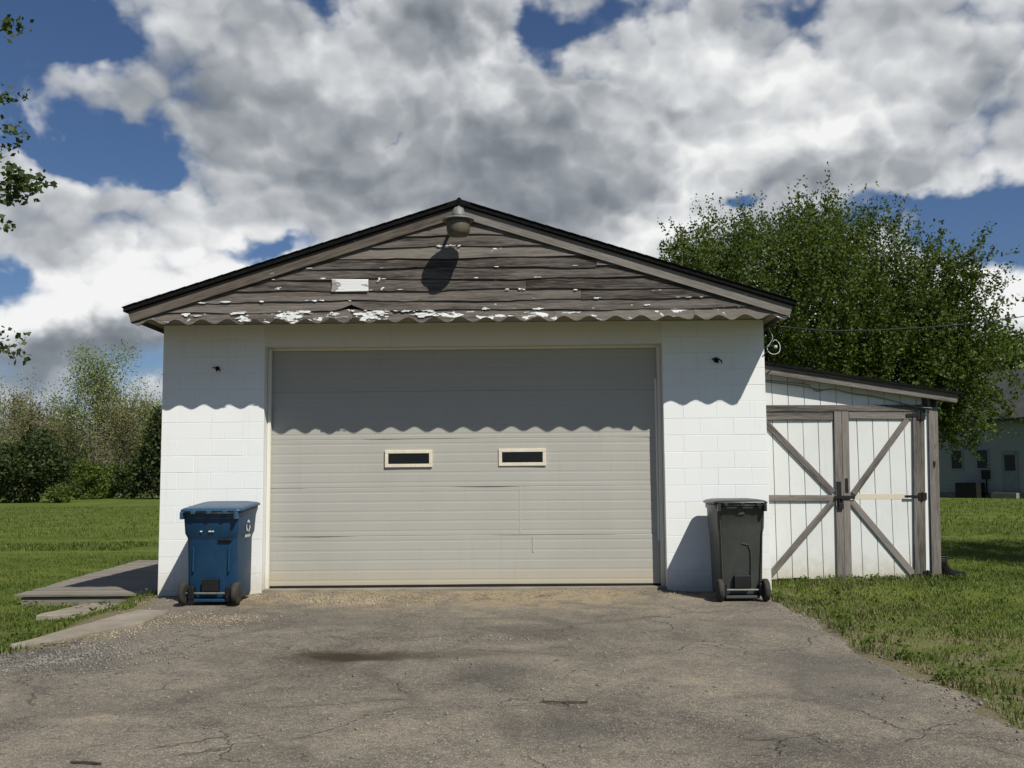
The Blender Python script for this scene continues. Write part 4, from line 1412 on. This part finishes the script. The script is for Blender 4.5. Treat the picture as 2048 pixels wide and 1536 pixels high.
def woodland():
    r = np.random.default_rng(77)
    mb = MB(); C_ = []
    for k in range(560):
        dy = r.uniform(98, 128); px = r.uniform(-90, 420)
        if k >= 230: dy, px = r.uniform(112, 150), (r.uniform(-330, -90) if k < 290 else r.uniform(420, 2350))
        x = far_pt(px, dy); H = r.uniform(8.5, 12.6) * (.9 + .1 * math.sin(px * .03))
        z0 = float(gz(x, dy))
        p = limb(mb, (x, dy, z0 - .2), (x + r.normal() * .5, dy, z0 + H), r.uniform(.06, .14), .02, r, .03, 4, 3)
        for j in range(7):
            f = r.uniform(.25, .95); q = np.array(p[0]) * (1 - f) + np.array(p[-1]) * f
            a = r.random() * 6.28; L = r.uniform(1.0, 2.4) * (1.2 - f)
            e = q + (math.cos(a) * L, math.sin(a) * L, L * .9)
            limb(mb, q, e, .035, .012, r, .05, 3, 3)
            for m_ in range(26): C_.append(q + (e - q) * r.uniform(.3, 1.1) + r.normal(size=3) * .45)
        for m_ in range(44): C_.append(np.array([x, dy, z0]) + (r.normal() * 1.2, r.normal(), r.uniform(.2, H * .55)))
    C_ = np.array(C_)
    V, F = leaf_quads(C_, r.normal(size=C_.shape) * .3, .24, r)
    n0 = len(V)
    me_t = MB(); me_t.v, me_t.f = mb.v, mb.f
    o = np_mesh('woodland', V, F, 4, M['leaf_wood'])
    o2 = me_t.build('trunk', M['bark_grey'], o, smooth=True, fix=False)
    tag(o, 'brown green wood forming the far background behind the lawns', 'woodland', kind='stuff')


woodland()


def bush(name, label, base, w, h, n, leaf, mat, seed, cone=0.0, cat='bush'):
    r = np.random.default_rng(seed)
    bx, by = base; bz = float(gz(bx, by))
    t = tag(empty(name, (bx, by, bz)), label, cat)
    d = unit(r.normal(size=(n, 3)))
    lum = bulge(d, r, 6, .14)
    rr = r.random(n) ** (1 / 3.0)
    P = d * (rr * lum)[:, None]
    P[:, 2] = P[:, 2] * .5 + .5
    taper = 1 - cone * np.clip(P[:, 2], 0, 1)
    P = np.stack([bx + P[:, 0] * w * .5 * taper, by + P[:, 1] * w * .5 * taper, bz + np.clip(P[:, 2], 0, 1.15) * h], -1)
    V, F = leaf_quads(P, unit(d + (0, 0, .3)) * .8, leaf, r)
    np_mesh('crown', V, F, 4, mat, t)
    mb = MB()
    for k in range(7):
        a = r.random() * 6.28
        limb(mb, (bx + r.normal() * .1, by + r.normal() * .1, bz - .1), (bx + math.cos(a) * w * .28, by + math.sin(a) * w * .28, bz + h * r.uniform(.5, .85)), .07, .02, r, .08, 4, 5)
    mb.build('trunk', M['bark'], t, smooth=True, fix=False)
    return t


bush('round_bush', 'large dark evergreen bush at the far left of the lawn', (far_pt(40, 62), 62), 6.4, 4.9, 9000, .26, M['leaf_dark'], 5)
bush('green_shrub', 'mid green shrub just right of the dark round bush', (far_pt(160, 74), 74), 3.6, 3.4, 3400, .24, M['leaf_shrub'], 6)
bush('green_shrub', 'broad green shrub halfway between the round bush and the garage', (far_pt(205, 78), 78), 3.6, 3.0, 3200, .24, M['leaf_shrub'], 8)
bush('dark_shrub', 'low dark shrub at the foot of the evergreen tree near the garage', (far_pt(252, 76), 76), 2.8, 3.6, 2800, .22, M['leaf_dark'], 9)
bush('evergreen_tree', 'dark pointed evergreen tree beside the left garage wall', (far_pt(318, 72), 72), 6.8, 7.9, 10000, .26, M['leaf_dark'], 10, .62, 'tree')
bush('small_bush', 'small green bush at the foot of the dark round bush', (far_pt(106, 60), 60), 1.8, 1.3, 1300, .16, M['leaf_shrub'], 12)

# trees around the house at the right
broad_tree('rear_tree', 'hazy green tree rising behind the house roof at the right edge', (36.5, 62), 6.2, 6.0, 5.6, 3.5, 1500, 16, .34, (M['leaf_shrub'], M['bark']), 41, .3, 3.0, slen=(.6, 1.2))

broad_tree('garden_tree', 'garden tree beyond the right edge, shading the lawn behind the shed', (12.4, .3), 4.6, 2.7, 2.6, 1.6, 1100, 20, .12, (M['leaf'], M['bark']), 61, .16, 2.0, slen=(.3, .8))

# ================================================================ house at the right
M['siding'] = painted_mat('pale_siding', (.27, .265, .235), (.2, .2, .18), .3, .7, 20, .1)
M['house_roof'] = simple('grey_roof', (.055, .056, .053), .9, .2, 0, 8, .35, .4)
M['house_trim'] = simple('house_trim', (.22, .24, .235), .6, .3, 0, 8, .1, .05)
HU = Vector((.55, -.835, 0)).normalized(); HN = Vector((-.835, -.55, 0)).normalized()
HP = Vector((21.0, 51.0, 0)); HP.z = float(gz(24, 46)) - .02
house = tag(empty('house', tuple(HP)), 'pale sided house in shade beyond the lawn at the right edge', 'house')


def hp(u, z, n=0.0):
    return HP + HU * u + HN * n + Vector((0, 0, z))


def hbox(name, u0, u1, z0, z1, n0, n1, mat, par):
    v = [hp(u, z, n) for z in (z0, z1) for (u, n) in ((u0, n0), (u1, n0), (u1, n1), (u0, n1))]
    return MB().add(v, [(0, 1, 2, 3), (4, 5, 6, 7), (0, 1, 5, 4), (1, 2, 6, 5), (2, 3, 7, 6), (3, 0, 4, 7)]).build(name, mat, par)


HL, HH, HD = 16.0, 4.25, 8.0
hw_ = hbox('wall', 0, HL, .3, HH, 0, -HD, M['siding'], house)
hbox('foundation', .05, HL - .05, -.3, .3, -.06, -HD + .05, M['concrete'], house)
for i in range(int((HH - .35) / .22)):
    z = .32 + i * .22
    v = [hp(0, z, .004), hp(HL, z, .004), hp(HL, z, .026), hp(0, z, .026), hp(0, z + .215, .004), hp(HL, z + .215, .004), hp(HL, z + .215, .009), hp(0, z + .215, .009)]
    MB().add(v, [(0, 1, 2, 3), (4, 5, 6, 7), (0, 1, 5, 4), (1, 2, 6, 5), (2, 3, 7, 6), (3, 0, 4, 7)]).build('siding_board', M['siding'], hw_)
mb = MB()
for n_ in (0,):
    e0, rdg, e1 = (HH - .1, .45), (HH + 2.9, -HD / 2), (HH - .1, -HD - .45)
    prof = [e0, rdg, e1, (e1[0] + .16, e1[1]), (rdg[0] + .18, rdg[1]), (e0[0] + .16, e0[1])]
    mb.loft([[hp(u, z, n) for z, n in prof] for u in (-.4, HL + .4)])
mb.build('roof', M['house_roof'], house)
for u in (0.02, HL - .08):
    MB().loft([[hp(u + d, HH - .02, -.02), hp(u + d, HH - .02, -HD + .02), hp(u + d, HH + 2.75, -HD / 2)] for d in (0, .06)]).build('gable_wall', M['siding'], house)


def u_at(px):
    d = Vector(((px - 1024) / FPX, 1.0, 0))
    # CAM + t d = HP + u HU
    bx_, by_ = HP.x - CAM_LOC.x, HP.y - CAM_LOC.y
    det = d.x * -HU.y + HU.x * d.y
    return (d.x * by_ - d.y * bx_) / (HU.x * d.y - d.x * HU.y) if False else (bx_ * d.y - by_ * d.x) / (d.x * HU.y - d.y * HU.x)


for px, w in ((1896, .62), (1947, .62), (2085, .7)):
    u = u_at(px)
    f = hbox('window', u - w / 2 - .08, u + w / 2 + .08, 1.55, 2.75, .028, .06, M['house_trim'], house)
    hbox('pane', u - w / 2, u + w / 2, 1.65, 2.65, .061, .066, M['dark_glass'], f)
u = u_at(2001)
d_ = hbox('door', u - .45, u + .45, .35, 2.55, .028, .055, M['cable_grey'], house)
hbox('door_window', u - .3, u + .3, 1.5, 2.35, .056, .06, M['dark_glass'], d_)
hbox('door_step', u - .7, u + .7, -.2, .33, .03, .8, M['concrete'], house)
# air conditioner by the wall
u = u_at(1930)
ac = tag(empty('air_conditioner', tuple(hp(u, 0, .5))), 'dark air conditioner unit on the ground by the shaded house wall', 'air conditioner')
hbox('cabinet', u - .62, u + .62, -.05, .85, .15, .95, M['iron'], ac)
hbox('top_grille', u - .58, u + .58, .852, .88, .19, .91, M['rubber'], ac)
u = u_at(1953)
mt = tag(empty('utility_meter', tuple(hp(u, 1.2, .05))), 'small dark utility box on the house wall above the air conditioner', 'meter box')
hbox('box', u - .22, u + .22, 1.05, 1.55, .03, .16, M['iron'], mt)
hbox('conduit', u - .03, u + .03, .2, 1.048, .03, .08, M['iron'], mt)

# ================================================================ grass
def blades(name, label, zones, mat, seed, h0, h1, w):
    r = np.random.default_rng(seed)
    Xs, Ys = [], []
    for (x0, x1, y0, y1, n) in zones:
        Xs.append(r.uniform(x0, x1, n)); Ys.append(r.uniform(y0, y1, n))
    X = np.concatenate(Xs); Y = np.concatenate(Ys)
    clump = np.sin(X * 3.1 + np.sin(Y * 2.3) * 1.7) * np.sin(Y * 3.7 + np.sin(X * 1.9) * 2.1) + .6 * np.sin(X * 9.3) * np.sin(Y * 8.1)
    l, rg = drive_left(Y), drive_right(Y)
    ok = ~((X > l - .02) & (X < rg + .02) & (Y < .25))
    ok &= ~((np.abs(X) < HW + .02) & (Y > -.02))
    ok &= ~((X > 3.6) & (X < 6.0) & (Y > SY - .01) & (Y < SY + 3.6))
    ok &= ~((X > -5.95 - (Y - .9) * .085) & (X < -3.6) & (Y > .87) & (Y < 6.1))
    ok &= ~((X > -4.95) & (X < -4.0) & (Y > -.28) & (Y < .66))
    ok &= ~((X > -5.85) & (X < -3.7) & (Y > .62) & (Y < .9) & (r.random(len(X)) < .8))
    ok &= ~((X > -3.82) & (X < -3.0) & (Y > -3.3) & (Y < -1.15))
    worn = ss01((5.4 - X) / 1.8) * ss01((-.6 - Y) / 2.2) * (X > 3) + .75 * ss01((-2.2 - Y) / 1.6) * (X > 3)
    dens = np.clip(.78 + .22 * clump - .40 * np.clip(worn, 0, 1) * (r.random(len(X)) * .6 + .5), .08, 1)
    ok &= r.random(len(X)) < dens
    X, Y, clump = X[ok], Y[ok], clump[ok]
    n = len(X)
    Z = ground_z(X, Y)
    H = r.uniform(h0, h1, n) * (.8 + .25 * clump)
    edge = np.minimum(np.abs(X - drive_right(Y)), np.abs(X - drive_left(Y)))
    H *= 1 + .5 * np.exp(-(edge / .15) ** 2) * (Y < 1) + .9 * ((X > 3.7) & (X < 6.2) & (Y > SY - .28)) 
    a = r.uniform(0, 6.283, n); ln = r.uniform(.1, .9, n) * H
    dx, dy = np.cos(a), np.sin(a)
    ww = w * r.uniform(.6, 1.4, n) * .5
    V = np.empty((n, 5, 3))
    base = np.stack([X, Y, Z - .01], -1)
    side = np.stack([-dy * ww, dx * ww, np.zeros(n)], -1)
    midp = base + np.stack([dx * ln * .3, dy * ln * .3, H * .6], -1)
    V[:, 0] = base - side; V[:, 1] = base + side
    V[:, 2] = midp + side * .8; V[:, 3] = midp - side * .8
    V[:, 4] = base + np.stack([dx * ln, dy * ln, H], -1)
    i = np.arange(n)[:, None] * 5
    F = np.concatenate([i + [0, 1, 2], i + [0, 2, 3], i + [3, 2, 4]], 0)
    o = np_mesh(name, V.reshape(-1, 3), F, 3, mat)
    tag(o, label, 'grass', kind='stuff')
    return o


blades('grass', 'short mown green grass on the lawns either side of the drive',
       [(3.5, 10, -7.5, 1.6, 95000), (3.6, 13, 1.4, 8, 52000), (-7.5, -3.3, -4.0, 1.2, 62000), (-12, -3.7, 1.0, 9, 55000), (8, 18, 6, 16, 30000), (-20, -5, 8, 20, 36000)], M['blade'], 1, .03, .075, .009)
blades('dry_grass', 'straw coloured dead grass among the turf by the drive',
       [(3.5, 8.5, -7.5, .5, 30000), (-6, -3.4, -3.8, .8, 7000), (3.5, 5.0, -5.5, .2, 9000)], M['blade_dry'], 2, .015, .05, .008)
blades('tall_grass', 'coarse longer tufts scattered over the far lawn',
       [(-34, -6, 16, 48, 42000), (9, 30, 10, 40, 26000), (-14, -8.5, 11.2, 13.4, 6000)], M['blade'], 4, .05, .14, .022)


# broad-leaved weeds along the edges of the drive, the shed foot and the deck
def weeds():
    r = np.random.default_rng(15)
    spots = []
    for _ in range(60):
        y = r.uniform(-6.5, .3); spots.append((float(drive_right(y)) + abs(r.normal()) * .18 + .03, y))
    for _ in range(34):
        spots.append((r.uniform(3.75, 6.2), SY - .06 - abs(r.normal()) * .16))
    for _ in range(26):
        spots.append((r.uniform(-5.9, -3.75), .55 + r.normal() * .2))
    for _ in range(26):
        y = r.uniform(-3.2, -.8); spots.append((-3.85 - abs(r.normal()) * .2, y))
    for _ in range(130):
        spots.append((r.uniform(3.8, 9), r.uniform(-6.5, 2)))
    C_, D_ = [], []
    for x, y in spots:
        if abs(x) < HW and y > 0: continue
        z = float(ground_z(x, y))
        for k in range(r.integers(6, 16)):
            a = r.random() * 6.28; q = r.random() * .07
            C_.append((x + math.cos(a) * q, y + math.sin(a) * q, z + .015 + r.random() * .06)); D_.append((math.cos(a), math.sin(a), .5))
    V, F = leaf_quads(np.array(C_), np.array(D_), .034, r)
    tag(np_mesh('weeds', V, F, 4, M['leaf_shrub']), 'low broad-leaved weeds in the turf and along the drive edge', 'weeds', kind='stuff')


weeds()
